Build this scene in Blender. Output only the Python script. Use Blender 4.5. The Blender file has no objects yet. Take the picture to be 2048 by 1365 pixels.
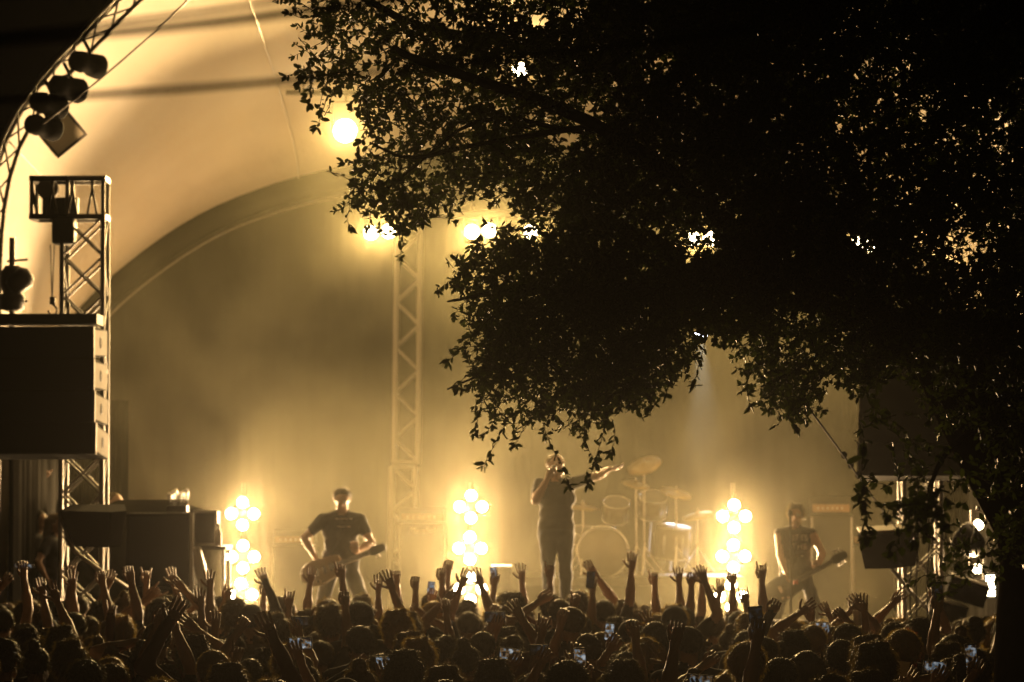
import bpy, bmesh, math, random
import numpy as np
from mathutils import Vector, Matrix, Quaternion
random.seed(7); rng = np.random.default_rng(11)
PI = math.pi
S = bpy.context.scene
COL = S.collection

# ------------------------------------------------------------------ camera
FPX = 7000.0                      # focal length in photo pixels (2048 wide)
CAMZ = 2.7
PITCH = math.atan(275.0 / FPX)
cam_d = bpy.data.cameras.new('camera'); cam = bpy.data.objects.new('camera', cam_d); COL.objects.link(cam)
cam_d.sensor_width = 36.0; cam_d.lens = FPX / 2048.0 * 36.0
cam.location = (0, 0, CAMZ); cam.rotation_euler = (PI / 2 + PITCH, 0, 0)
cam_d.clip_start = 0.1; cam_d.clip_end = 500
cam_d.dof.use_dof = True; cam_d.dof.focus_distance = 19.0; cam_d.dof.aperture_fstop = 4.2
S.camera = cam

def P(px, py, Y):
    """photo pixel -> world point at depth Y in front of the camera"""
    a = (px - 1024.0) / FPX; b = (682.5 - py) / FPX
    c, s = math.cos(PITCH), math.sin(PITCH)
    d = Vector((a, c - b * s, s + b * c))
    return Vector((0, 0, CAMZ)) + d * (Y / d.y)

# ------------------------------------------------------------------ world: night sky
W = bpy.data.worlds.new('World'); S.world = W; W.use_nodes = True
nt = W.node_tree; bg = nt.nodes['Background']
sky = nt.nodes.new('ShaderNodeTexSky'); sky.sky_type = 'NISHITA'; sky.sun_disc = False
sky.sun_elevation = math.radians(-6.0); sky.sun_rotation = math.radians(200)
nt.links.new(sky.outputs['Color'], bg.inputs['Color']); bg.inputs['Strength'].default_value = 0.02
# ------------------------------------------------------------------ exposure, sampling
S.view_settings.view_transform = 'Standard'; S.view_settings.look = 'None'
S.view_settings.exposure = 0.0; S.view_settings.gamma = 1.0; S.view_settings.use_curve_mapping = False
S.render.engine = 'CYCLES'
cy = S.cycles
cy.use_denoising = True
try: cy.denoiser = 'OPENIMAGEDENOISE'
except Exception: pass
cy.max_bounces = 5; cy.diffuse_bounces = 2; cy.glossy_bounces = 2; cy.transmission_bounces = 2
cy.volume_bounces = 0; cy.transparent_max_bounces = 6
cy.sample_clamp_indirect = 4.0; cy.caustics_reflective = False; cy.caustics_refractive = False
cy.use_adaptive_sampling = False

# light strengths (all lamps belong to fixtures that are built below)
E_BLINDER, E_TRUSS, E_WASH, E_SIDE = 1900.0, 1500.0, 320.0, 45.0
AMBER = (1.0, 0.64, 0.24); WARM = (1.0, 0.63, 0.29)
HAZE_DENSITY, SMOKE_DENSITY = 0.00007, 0.0033

# ------------------------------------------------------------------ materials
def mat(name, col, rough=0.7, metal=0.0, spec=0.3, noise=0.0, nscale=8.0, emit=None, estr=0.0, bump=0.0, objrand=None):
    m = bpy.data.materials.new(name); m.use_nodes = True
    n = m.node_tree.nodes; l = m.node_tree.links; b = n['Principled BSDF']
    b.inputs['Base Color'].default_value = (*col, 1); b.inputs['Roughness'].default_value = rough
    b.inputs['Metallic'].default_value = metal; b.inputs['Specular IOR Level'].default_value = spec
    if noise or bump:
        tc = n.new('ShaderNodeTexCoord'); tx = n.new('ShaderNodeTexNoise'); tx.inputs['Scale'].default_value = nscale
        tx.inputs['Detail'].default_value = 5
        l.new(tc.outputs['Object'], tx.inputs['Vector'])
        if noise:
            mx = n.new('ShaderNodeMix'); mx.data_type = 'RGBA'
            mx.inputs['A'].default_value = (*[c * (1 - noise) for c in col], 1)
            mx.inputs['B'].default_value = (*[min(1, c * (1 + noise)) for c in col], 1)
            l.new(tx.outputs['Fac'], mx.inputs['Factor']); l.new(mx.outputs['Result'], b.inputs['Base Color'])
        if bump:
            bp = n.new('ShaderNodeBump'); bp.inputs['Strength'].default_value = bump
            l.new(tx.outputs['Fac'], bp.inputs['Height']); l.new(bp.outputs['Normal'], b.inputs['Normal'])
    if objrand:
        oi = n.new('ShaderNodeObjectInfo'); cr = n.new('ShaderNodeValToRGB'); cr.color_ramp.interpolation = 'CONSTANT'
        els = cr.color_ramp.elements
        while len(els) < len(objrand): els.new(0.5)
        for i, c in enumerate(objrand):
            els[i].position = i / len(objrand); els[i].color = (*c, 1)
        l.new(oi.outputs['Random'], cr.inputs['Fac']); l.new(cr.outputs['Color'], b.inputs['Base Color'])
    if emit:
        b.inputs['Emission Color'].default_value = (*emit, 1); b.inputs['Emission Strength'].default_value = estr
        m.cycles.emission_sampling = 'NONE'
    return m

M = dict(
    black=mat('black_paint', (0.02, 0.02, 0.02), 0.55, noise=.3),
    grille=mat('speaker_grille', (0.012, 0.012, 0.012), 0.9, bump=.4, nscale=300),
    cabinet=mat('textured_cabinet_paint', (0.016, 0.015, 0.0135), 0.95, spec=.03, noise=.25, nscale=40, bump=.2),
    alu=mat('aluminium_truss', (0.32, 0.31, 0.29), 0.5, metal=0.8, noise=.15, nscale=20),
    archalu=mat('weathered_aluminium', (0.22, 0.21, 0.19), 0.6, metal=0.6, noise=.2, nscale=20),
    lit_side=mat('painted_lit_cabinet_side', (0.20, 0.18, 0.15), 0.8, spec=.1, noise=.3, nscale=25),  # stage light on the cabinet sides, put into a paler colour
    steel=mat('dark_steel', (0.16, 0.15, 0.14), 0.45, metal=0.7),
    chrome=mat('chrome', (0.75, 0.74, 0.72), 0.18, metal=1.0),
    wood=mat('plywood', (0.22, 0.14, 0.08), 0.7, noise=.3),
    deck=mat('stage_deck', (0.05, 0.045, 0.04), 0.6, noise=.4, nscale=3),
    cloth=mat('black_drape', (0.014, 0.0135, 0.012), 1.0, spec=0.0, noise=.3, nscale=5),
    grass=mat('trampled_grass', (0.05, 0.055, 0.025), 0.95, noise=.5, nscale=2, bump=.5),
    bark=mat('oak_bark', (0.028, 0.023, 0.018), 1.0, spec=0.0, noise=.5, nscale=14, bump=.8),
    twig=mat('twig_bark', (0.05, 0.04, 0.03), 0.95),
    rubber=mat('cable_rubber', (0.01, 0.01, 0.01), 1.0, spec=0.0),
    matte=mat('matte_black', (0.01, 0.01, 0.01), 0.95, spec=0.05),
    rope=mat('guy_rope', (0.04, 0.033, 0.025), 0.95, spec=.05),
    skin=mat('skin', (0.34, 0.225, 0.16), 0.5, noise=.12, nscale=20),
    white=mat('white_plastic', (0.75, 0.73, 0.68), 0.45),
    paper=mat('paper', (0.72, 0.66, 0.52), 0.8),
    drumhead=mat('drum_head', (0.8, 0.76, 0.68), 0.7, noise=.2, nscale=6),
    drumshell=mat('drum_shell', (0.10, 0.07, 0.05), 0.3, spec=.5),
    brass=mat('cymbal_brass', (0.36, 0.27, 0.13), 0.45, metal=1.0),
    guitarwood=mat('guitar_wood', (0.24, 0.17, 0.10), 0.5, spec=.5, noise=.2),
    guitardark=mat('guitar_black', (0.03, 0.03, 0.03), 0.7, spec=.15),
    tomhead=mat('coated_tom_head', (0.22, 0.20, 0.17), 0.9, spec=.1, noise=.2, nscale=8),
    redshirt=mat('red_cloth', (0.35, 0.05, 0.03), 0.85),
    lens=mat('lamp_lens', (0.9, 0.85, 0.7), 0.3, emit=(1.0, 0.86, 0.6), estr=60),
    lens_dim=mat('lamp_lens_soft', (0.9, 0.85, 0.7), 0.3, emit=(1.0, 0.82, 0.5), estr=30),
    lens_cool=mat('lamp_lens_cool', (0.8, 0.85, 0.95), 0.3, emit=(0.75, 0.8, 1.0), estr=40),
)
# white tent fabric, lets a little light through
def fabric():
    m = bpy.data.materials.new('tent_fabric'); m.use_nodes = True
    n = m.node_tree.nodes; l = m.node_tree.links; n.clear()
    out = n.new('ShaderNodeOutputMaterial'); d = n.new('ShaderNodeBsdfDiffuse'); t = n.new('ShaderNodeBsdfTranslucent')
    mx = n.new('ShaderNodeMixShader'); mx.inputs[0].default_value = 0.12
    tc = n.new('ShaderNodeTexCoord'); tx = n.new('ShaderNodeTexNoise'); tx.inputs['Scale'].default_value = 0.6; tx.inputs['Detail'].default_value = 6
    cm = n.new('ShaderNodeMix'); cm.data_type = 'RGBA'
    cm.inputs['A'].default_value = (0.62, 0.57, 0.48, 1); cm.inputs['B'].default_value = (0.78, 0.74, 0.66, 1)
    l.new(tc.outputs['Object'], tx.inputs['Vector']); l.new(tx.outputs['Fac'], cm.inputs['Factor'])
    for b in (d, t): l.new(cm.outputs['Result'], b.inputs['Color'])
    wv = n.new('ShaderNodeTexNoise'); wv.inputs['Scale'].default_value = 1.6; wv.inputs['Detail'].default_value = 4
    mp = n.new('ShaderNodeMapping'); mp.inputs['Scale'].default_value = (1, .25, 1); l.new(tc.outputs['Object'], mp.inputs['Vector']); l.new(mp.outputs[0], wv.inputs['Vector'])
    bp = n.new('ShaderNodeBump'); bp.inputs['Strength'].default_value = .5; bp.inputs['Distance'].default_value = .12; l.new(wv.outputs['Fac'], bp.inputs['Height'])
    for b in (d, t): l.new(bp.outputs['Normal'], b.inputs['Normal'])
    l.new(d.outputs[0], mx.inputs[1]); l.new(t.outputs[0], mx.inputs[2]); l.new(mx.outputs[0], out.inputs['Surface'])
    return m
M['tent'] = fabric()
def leafmat(name, col, trans=0.25):
    m = bpy.data.materials.new(name); m.use_nodes = True
    n = m.node_tree.nodes; l = m.node_tree.links; n.clear()
    out = n.new('ShaderNodeOutputMaterial'); d = n.new('ShaderNodeBsdfPrincipled'); t = n.new('ShaderNodeBsdfTranslucent')
    d.inputs['Base Color'].default_value = (*col, 1); d.inputs['Roughness'].default_value = 0.45
    t.inputs['Color'].default_value = (col[0] * 1.2, col[1] * 1.3, col[2] * .5, 1)
    mx = n.new('ShaderNodeMixShader'); mx.inputs[0].default_value = trans
    l.new(d.outputs[0], mx.inputs[1]); l.new(t.outputs[0], mx.inputs[2]); l.new(mx.outputs[0], out.inputs['Surface'])
    return m
M['leaf'] = leafmat('oak_leaf', (0.05, 0.065, 0.02), 0.15)
HAIRC = {'dark': (0.032, 0.023, 0.015), 'brown': (0.09, 0.058, 0.03), 'blond': (0.26, 0.17, 0.08), 'red': (0.22, 0.03, 0.015), 'grey': (0.2, 0.18, 0.16)}
for k, c in HAIRC.items(): M['hair_' + k] = leafmat('hair_' + k, c, 0.35)
SHIRT = [(0.02, 0.02, 0.022), (0.035, 0.03, 0.03), (0.015, 0.015, 0.02), (0.08, 0.07, 0.06), (0.03, 0.035, 0.05), (0.02, 0.02, 0.02), (0.10, 0.03, 0.025), (0.05, 0.05, 0.04)]
M['shirt'] = mat('crowd_shirt', (0.03, 0.03, 0.03), 0.9, objrand=SHIRT)
M['bshirt'] = mat('black_shirt', (0.018, 0.018, 0.018), 0.9)
M['dress'] = mat('pale_dress', (0.5, 0.45, 0.33), 0.9)
M['jeans'] = mat('dark_jeans', (0.025, 0.028, 0.035), 0.9, noise=.3)
M['shoe'] = mat('shoe', (0.03, 0.028, 0.025), 0.7)
M['eye'] = mat('eye', (0.5, 0.48, 0.45), 0.2)
M['lip'] = mat('lips', (0.30, 0.13, 0.10), 0.5)
M['print'] = mat('shirt_print', (0.55, 0.5, 0.45), 0.9)

# ------------------------------------------------------------------ mesh helpers
class MB:
    def __init__(s): s.v = []; s.f = []; s.m = []; s.cur = 0
    def add(s, vs, fs):
        o = len(s.v); s.v += [tuple(v) for v in vs]
        s.f += [tuple(i + o for i in f) for f in fs]; s.m += [s.cur] * len(fs)
    def box(s, c, d, R=None, taper=1.0):
        c = Vector(c); hx, hy, hz = d[0] / 2, d[1] / 2, d[2] / 2; vs = []
        for z in (-1, 1):
            t = taper if z > 0 else 1
            for x, y in ((-1, -1), (1, -1), (1, 1), (-1, 1)):
                p = Vector((x * hx * t, y * hy * t, z * hz)); vs.append(c + (R @ p if R else p))
        s.add(vs, [(3, 2, 1, 0), (4, 5, 6, 7), (0, 1, 5, 4), (1, 2, 6, 5), (2, 3, 7, 6), (3, 0, 4, 7)])
    def tube(s, pts, rs, n=8, caps=True):
        pts = [Vector(p) for p in pts]
        if not hasattr(rs, '__len__'): rs = [rs] * len(pts)
        prev = None; rings = []
        for i, p in enumerate(pts):
            t = (pts[min(i + 1, len(pts) - 1)] - pts[max(i - 1, 0)]).normalized()
            if prev is None:
                a = Vector((0, 0, 1)) if abs(t.z) < .9 else Vector((1, 0, 0)); u = t.cross(a).normalized()
            else:
                u = (prev - t * prev.dot(t)).normalized()
            prev = u; w = t.cross(u)
            rings.append([p + (u * math.cos(2 * PI * j / n) + w * math.sin(2 * PI * j / n)) * rs[i] for j in range(n)])
        vs = [q for r in rings for q in r]; fs = []
        for i in range(len(pts) - 1):
            for j in range(n):
                k = (j + 1) % n
                fs.append((i * n + j, i * n + k, (i + 1) * n + k, (i + 1) * n + j))
        if caps:
            fs.append(tuple(range(n - 1, -1, -1))); o = (len(pts) - 1) * n; fs.append(tuple(range(o, o + n)))
        s.add(vs, fs)
    def lathe(s, prof, n=20, M4=None):
        """prof: (r, z) list revolved about z"""
        vs = []; fs = []
        for r, z in prof:
            for j in range(n):
                p = Vector((r * math.cos(2 * PI * j / n), r * math.sin(2 * PI * j / n), z)); vs.append(M4 @ p if M4 else p)
        for i in range(len(prof) - 1):
            for j in range(n):
                k = (j + 1) % n; fs.append((i * n + j, i * n + k, (i + 1) * n + k, (i + 1) * n + j))
        fs.append(tuple(range(n - 1, -1, -1))); o = (len(prof) - 1) * n; fs.append(tuple(range(o, o + n)))
        s.add(vs, fs)
    def ball(s, c, r, n=12, sc=(1, 1, 1)):
        pr = [(max(1e-4, math.sin(PI * i / 8)), -math.cos(PI * i / 8)) for i in range(9)]
        s.lathe(pr, n, Matrix.Translation(Vector(c)) @ Matrix.Diagonal((r * sc[0], r * sc[1], r * sc[2], 1)))
    def mesh(s, name, mats, smooth=False):
        me = bpy.data.meshes.new(name); me.from_pydata(s.v, [], s.f)
        for m in (mats if isinstance(mats, (list, tuple)) else [mats]): me.materials.append(M[m] if isinstance(m, str) else m)
        if max(s.m, default=0) > 0: me.polygons.foreach_set('material_index', s.m)
        if smooth: me.polygons.foreach_set('use_smooth', [True] * len(s.f))
        me.update(); return me
    def obj(s, name, mats, parent=None, smooth=False):
        return link(name, s.mesh(name, mats, smooth), parent)

def link(name, data, parent=None):
    o = bpy.data.objects.new(name, data); COL.objects.link(o)
    if parent is not None: o.parent = parent
    return o
def tag(o, label, cat, group=None):
    o['label'] = label; o['category'] = cat
    if group: o['group'] = group
    return o
def thing(name, label, cat, loc=(0, 0, 0), rz=0.0, group=None):
    o = link(name, None); o.location = loc; o.rotation_euler = (0, 0, rz); o.empty_display_size = .2
    return tag(o, label, cat, group)
def structure(o): o['kind'] = 'structure'; return o
def box_part(name, c, d, m, parent=None, R=None, bevel=0.0):
    b = MB(); b.box(c, d, R); o = b.obj(name, m, parent)
    if bevel:
        md = o.modifiers.new('bevel', 'BEVEL'); md.width = bevel; md.segments = 2
    return o
_cyl = {}
def rod(name, p0, p1, r, m, parent):
    """a straight tube; alike rods share one unit mesh"""
    if m not in _cyl:
        b = MB(); b.tube([(0, 0, 0), (0, 0, 1)], 1.0, 8); _cyl[m] = b.mesh('rod_' + m, m, True)
    o = link(name, _cyl[m], parent); p0 = Vector(p0); p1 = Vector(p1); d = p1 - p0
    o.matrix_basis = Matrix.Translation(p0) @ d.to_track_quat('Z', 'Y').to_matrix().to_4x4() @ Matrix.Diagonal((r, r, d.length, 1))
    return o
def aim(d, up='Y'):
    return Vector(d).to_track_quat('-Z', up)
def spot(parent, loc, direction, energy, color, angle, blend=0.6, radius=0.05, name='lamp_light'):
    ld = bpy.data.lights.new(name, 'SPOT'); ld.energy = energy; ld.color = color
    ld.spot_size = math.radians(angle); ld.spot_blend = blend; ld.shadow_soft_size = radius
    o = link(name, ld, parent); o.location = loc; o.rotation_mode = 'QUATERNION'; o.rotation_quaternion = aim(direction)
    return o

def truss(root, base, top, w, mname='alu', step=0.45, chord_r=0.025, brace_r=0.012, cross=False):
    """straight square box truss: 4 chords and zig-zag braces, coordinates local to root"""
    a = Vector(base); b = Vector(top); d = (b - a); L = d.length; t = d.normalized()
    u = t.cross(Vector((0, 1, 0))) if abs(t.y) < .9 else t.cross(Vector((0, 0, 1)))
    u.normalize(); v = t.cross(u)
    cs = [(u * sx + v * sy) * (w / 2) for sx, sy in ((-1, -1), (1, -1), (1, 1), (-1, 1))]
    for c in cs: rod('chord', a + c, b + c, chord_r, mname, root)
    n = max(1, round(L / step))
    for i in range(n):
        s0 = a + t * (L * i / n); s1 = a + t * (L * (i + 1) / n)
        for q in range(4):
            c0, c1 = cs[q], cs[(q + 1) % 4]
            if (i + q // 2) % 2: c0, c1 = c1, c0
            rod('brace', s0 + c0, s1 + c1, brace_r, mname, root)
            if cross and q in (0, 2): rod('brace', s0 + c1, s1 + c0, brace_r, mname, root)
    for s in (a, b):
        for q in range(4): rod('end_tie', s + cs[q], s + cs[(q + 1) % 4], chord_r * .9, mname, root)

# ------------------------------------------------------------------ ground, stage
b = MB(); b.add([(-60, -10, 0), (60, -10, 0), (60, 90, 0), (-60, 90, 0)], [(0, 1, 2, 3)])
structure(b.obj('ground', 'grass'))
DECK = 0.9
st = thing('stage', 'low black concert stage platform under the tent', 'stage', (0, 40.5, 0))
box_part('deck', (0, 0, DECK - .06), (14.0, 13.0, .12), 'deck', st)
box_part('skirt', (0, -6.42, (DECK - .12) / 2), (13.9, .04, DECK - .12), 'cloth', st)
for sx in (-1, 1): box_part('skirt', (sx * 6.9, .05, (DECK - .12) / 2), (.04, 12.8, DECK - .12), 'cloth', st)
for x in (-6.5, -3.3, 0, 3.3, 6.5):
    for y in (-6, -2, 2, 6): box_part('leg', (x, y, (DECK - .12) / 2), (.08, .08, DECK - .12), 'steel', st)

# ------------------------------------------------------------------ tent
YF, YR = 34.0, 46.0
def resample(pts, n):
    pts = [Vector(p) for p in pts]; d = [0]
    for i in range(1, len(pts)): d.append(d[-1] + (pts[i] - pts[i - 1]).length)
    out = []; k = 0
    for i in range(n):
        s = d[-1] * i / (n - 1)
        while k < len(pts) - 2 and d[k + 1] < s: k += 1
        out.append(pts[k].lerp(pts[k + 1], (s - d[k]) / (d[k + 1] - d[k])))
    return out
def smoothpts(pts, it=3):
    for _ in range(it):
        q = [pts[0]]
        for i in range(len(pts) - 1): q += [pts[i].lerp(pts[i + 1], .25), pts[i].lerp(pts[i + 1], .75)]
        pts = q + [pts[-1]]
    return pts
def arch(Y, pix, foot_x):
    L = [Vector((foot_x, Y, 0.0))] + [P(x, y, Y) for x, y in pix]
    R = [Vector((-p.x, p.y, p.z)) for p in reversed(L)]
    return resample(smoothpts(L + R, 3), 81)
FA = arch(YF, [(-34, 900), (-32, 620), (-26, 450), (-8, 335), (26, 245), (86, 160), (160, 82), (248, -12), (400, -145), (650, -262), (880, -330), (1010, -345)], -5.2)
RA = arch(YR, [(46, 860), (80, 720), (140, 635), (230, 545), (380, 436), (520, 378), (650, 342), (850, 312), (1010, 304)], -6.45)
tent = thing('tent_canopy', 'large white arched tent canopy over the stage, lit amber inside', 'tent', (0, 40, 0))
NJ = 14
def tent_pt(i, v):
    p = FA[i].lerp(RA[i], v)
    s = 4 * v * (1 - v) * .28
    c = Vector((0, p.y, 3.2)); d = (c - p); d.y = 0
    return p + d.normalized() * s - Vector((0, 40, 0))
NP = 8
for k in range(NP):
    i0, i1 = k * 10, (k + 1) * 10; b = MB(); nv = i1 - i0 + 1
    vs = [tent_pt(i, j / NJ) for j in range(NJ + 1) for i in range(i0, i1 + 1)]
    b.add(vs, [(j * nv + i, j * nv + i + 1, (j + 1) * nv + i + 1, (j + 1) * nv + i) for j in range(NJ) for i in range(nv - 1)])
    b.obj('canopy_panel', 'tent', tent, True)
    if k:
        b = MB(); b.tube([tent_pt(i0, j / NJ) * .999 + Vector((0, 0, -.004)) for j in range(NJ + 1)], .012, 5); b.obj('seam', 'white', tent, True)
# rear arch: broad valance band and a bright tube under it
def inset(p, d):
    c = Vector((0, p.y, 2.5)); w = c - p; w.y = 0; return p + w.normalized() * d
b = MB(); off = Vector((0, 40, 0))
vs = []
for p in RA:
    for dy, dd in ((0.02, -.05), (-.16, -.02), (-.16, .26), (0.02, .30)): vs.append(inset(p, dd) + Vector((0, dy, 0)) - off)
b.add(vs, [(4 * i + j, 4 * i + (j + 1) % 4, 4 * i + 4 + (j + 1) % 4, 4 * i + 4 + j) for i in range(80) for j in range(4)])
b.obj('rear_valance', 'cabinet', tent, True)
b = MB(); b.tube([inset(p, .40) + Vector((0, -.2, 0)) - off for p in RA], .016, 6); b.obj('rear_arch_tube', 'archalu', tent, True)
# black masking drapes at the stage sides
for sx, nm in ((-1, 'behind the pulley-headed tower'), (1, 'behind the leafy tower')):
    b = MB(); vs = []
    for i in range(81):
        w_ = .05 * math.sin(i * 1.3) + .02 * math.sin(i * 3.1)
        if i <= 30: x, y_ = sx * (4.15 + .75 * i / 30), 37.9 + w_
        else: x, y_ = sx * (4.9 + w_), 37.9 - 3.6 * (i - 30) / 50
        vs += [(x, y_, DECK + .01), (x, y_, 3.55)]
    b.add(vs, [(2 * i, 2 * i + 2, 2 * i + 3, 2 * i + 1) for i in range(80)])
    o = tag(b.obj('side_drape', 'cloth', None, True), 'black masking drape at the stage side ' + nm, 'drape'); md = o.modifiers.new('thick', 'SOLIDIFY'); md.thickness = .01
# backdrop cloth with soft folds
bd = MB(); NB = 120; vs = []
xs = [p.x for p in RA]
for i in range(NB + 1):
    x = -6.3 + 12.6 * i / NB
    zt = max((RA[j].z + (RA[j + 1].z - RA[j].z) * (x - RA[j].x) / max(1e-6, RA[j + 1].x - RA[j].x)) for j in range(80) if RA[j].x <= x <= RA[j + 1].x) if abs(x) < 6.3 else 3
    y = YR + .2 + .05 * math.sin(x * 9) + .03 * math.sin(x * 23 + 1)
    vs += [(x, y, .02), (x, y, zt)]
bd.add(vs, [(2 * i, 2 * i + 2, 2 * i + 3, 2 * i + 1) for i in range(NB)])
tag(bd.obj('backdrop_curtain', 'cloth', None, True), 'dark cloth backdrop hanging behind the band', 'backdrop')
# front arch truss: triangular section
at = thing('arch_truss', 'curved aluminium truss along the front edge of the tent canopy', 'truss', (0, YF, 0))
offF = Vector((0, YF, 0))
def arch_chord(d, dy): return [inset(p, d) + Vector((0, dy, 0)) - offF for p in FA]
C1, C2, C3 = arch_chord(.02, -.10), arch_chord(.02, -.36), arch_chord(.19, -.23)
for c in (C1, C2, C3):
    b = MB(); b.tube(c, .024, 6); b.obj('chord', 'archalu', at, True)
for i in range(0, 80):
    rod('brace', C1[i], C3[i + 1], .011, 'archalu', at)
    rod('brace', C2[i + 1], C3[i], .011, 'archalu', at)
    if i % 2: rod('brace', C1[i], C2[i + 1], .011, 'archalu', at)
# ------------------------------------------------------------------ lamps
def can_mesh(r, L, m='black'):
    b = MB(); b.lathe([(r * .45, L), (r * .8, L * .9), (r, L * .55), (r, 0.02), (r * 1.04, 0.0), (r * 1.04, -.012), (r * .97, -.012), (r * .95, 0.0)], 18)
    return b.mesh('can', m, True)
def lens_mesh(r, m):
    b = MB(); b.lathe([(r, -.004), (r * .7, -.014), (r * .3, -.02), (.002, -.022)], 18); return b.mesh('lens', m, True)
_par = {}
def par_can(name, loc, direction, label, group, r=.1, L=.3, lens='lens_dim', energy=100, color=WARM, angle=70, hang=None, cat='stage light'):
    """spotlight can; local -Z is the beam"""
    key = (r, L, lens)
    if key not in _par: _par[key] = (can_mesh(r, L), lens_mesh(r * .93, lens))
    t = thing(name, label, cat, loc, 0, group)
    q = aim(direction)
    for nm, me in zip(('can', 'lens'), _par[key]):
        o = link(nm, me, t); o.rotation_mode = 'QUATERNION'; o.rotation_quaternion = q
    # yoke and hook clamp
    d = Vector(direction).normalized(); side = d.cross(Vector((0, 0, 1))).normalized()
    hz_ = hang if hang is not None else r + .12
    back = -d * (L * .4)
    b = MB()
    b.tube([back + side * (r + .015), back + side * (r + .02) + Vector((0, 0, hz_ * .75)), back - side * (r + .02) + Vector((0, 0, hz_ * .75)), back - side * (r + .015)], .009, 5)
    b.tube([back + Vector((0, 0, hz_ * .75)), back + Vector((0, 0, hz_))], .02, 6); b.obj('yoke', 'steel', t)
    if energy: spot(t, d * .05, d, energy, color, angle, .8, r * .6)
    return t

# blinders: three stands with three four-lamp units each
_bl = {}
def blinder(loc, label, face=(0, -1, 0)):
    if not _bl:
        b = MB(); b.lathe([(.05, .10), (.062, .05), (.066, 0), (.07, -.005), (.062, -.005)], 16); _bl['c'] = b.mesh('lamp', 'steel', True)
        b = MB(); b.lathe([(.06, -.004), (.04, -.012), (.002, -.016)], 16); _bl['l'] = b.mesh('lens', 'lens', True)
        b = MB(); b.box((0, 0, .09), (.2, .2, .06), Matrix.Rotation(PI / 4, 3, 'Z')); b.tube([(0, -.14, .09), (0, .14, .09)], .012, 6); b.tube([(-.14, 0, .09), (.14, 0, .09)], .012, 6)
        _bl['h'] = b.mesh('housing', 'black')
    t = thing('blinder_light', label, 'stage light', loc, 0, 'four-lamp blinder lights on the stands')
    link('housing', _bl['h'], t)
    for x, y in ((0, .125), (.125, 0), (0, -.125), (-.125, 0)):
        c = link('lamp', _bl['c'], t); c.location = (x, y, 0); link('lens', _bl['l'], c)
    t.rotation_euler = (-PI / 2, 0, random.uniform(-.05, .05))     # local -Z -> towards the audience
    spot(t, (0, 0, -.06), (0, 0, -1), E_BLINDER, WARM, 150, .9, .13)
    return t
for nm, cxs, zs in (('beside the road case', ((485, 1028), (486, 1114), (482, 1190)), 39.0), ('behind the singer', ((942, 1014), (940, 1097), (941, 1178)), 39.0), ('beside the shirtless-armed guitarist', ((1468, 1033), (1467, 1113), (1462, 1193)), 38.5)):
    base = P(cxs[0][0], 1300, zs)
    s_ = thing('light_stand', 'black upright stand carrying blinder lights ' + nm, 'light stand', (base.x, zs + .13, DECK))
    rod('pole', (0, 0, 0), (0, 0, 1.75), .025, 'steel', s_)
    for a in range(3):
        an = a * 2 * PI / 3 + .5; rod('leg', (0, 0, .35), (math.cos(an) * .4, math.sin(an) * .4, .02), .014, 'steel', s_)
    for (x, y), h in zip(cxs, ('top', 'middle', 'lowest')):
        blinder(P(x, y, zs), '%s four-lamp blinder light on the stand %s' % (h, nm))

# upper lighting truss with its lamps
YT = 42.5
zt = P(1024, 470, YT).z
lt = thing('lighting_truss', 'horizontal aluminium truss holding the row of stage lights', 'truss', (0, YT, zt + .42))
truss(lt, (-1.8, .25, 0), (6.2, .25, 0), .3, step=.5)
i = 0; ORD = ('first', 'second', 'third', 'fourth', 'fifth', 'sixth', 'seventh', 'eighth', 'ninth', 'tenth', 'eleventh')
for x, y, e in ((742, 466, 1), (777, 463, 1), (944, 464, 1), (978, 461, 1), (1062, 464, .8), (1386, 478, 1), (1421, 478, .8), (1716, 488, .8), (1742, 490, .5), (1926, 488, 1), (1950, 487, .8)):
    par_can('par_light', P(x, y, YT), (random.uniform(-.08, .08), -1, -.26), '%s glaring round stage light along the lighting truss, counted from the truss tower end' % ORD[i], 'stage lights in a row on the lighting truss', r=.09, energy=E_TRUSS * e, color=AMBER, angle=74, hang=.30); i += 1
# high lamps nearer the canopy
ht = thing('upper_bar', 'thin pipe under the canopy carrying the high stage lights', 'lighting bar', (0, 40.0, P(0, 262, 40).z + .45))
rod('pipe', (-2.6, .12, 0), (2.6, .12, 0), .03, 'steel', ht)
for sx in (-2.4, 0, 2.4): rod('hanger', (sx, .12, 0), (sx, .12, .75), .01, 'steel', ht)
par_can('high_flood_light', P(690, 262, 40), (-.05, -1, -.05), 'large glaring flood light high under the canopy beside the leaves', None, r=.14, L=.3, energy=E_TRUSS * 2.2, color=AMBER, angle=60, hang=.45)
par_can('small_spot_light', P(1040, 140, 40.3), (0, -1, -.1), 'small bright spot light high under the canopy seen through gaps in the leaves', None, r=.09, energy=E_TRUSS * .2, color=AMBER, angle=110, hang=.2)
par_can('cool_spot_light', P(1402, 668, 42), (.02, -.25, -1), 'bluish white spot light throwing a beam down on the stage', None, r=.09, L=.32, lens='lens_cool', energy=7500, color=(.75, .8, 1), angle=28, hang=.3)
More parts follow.
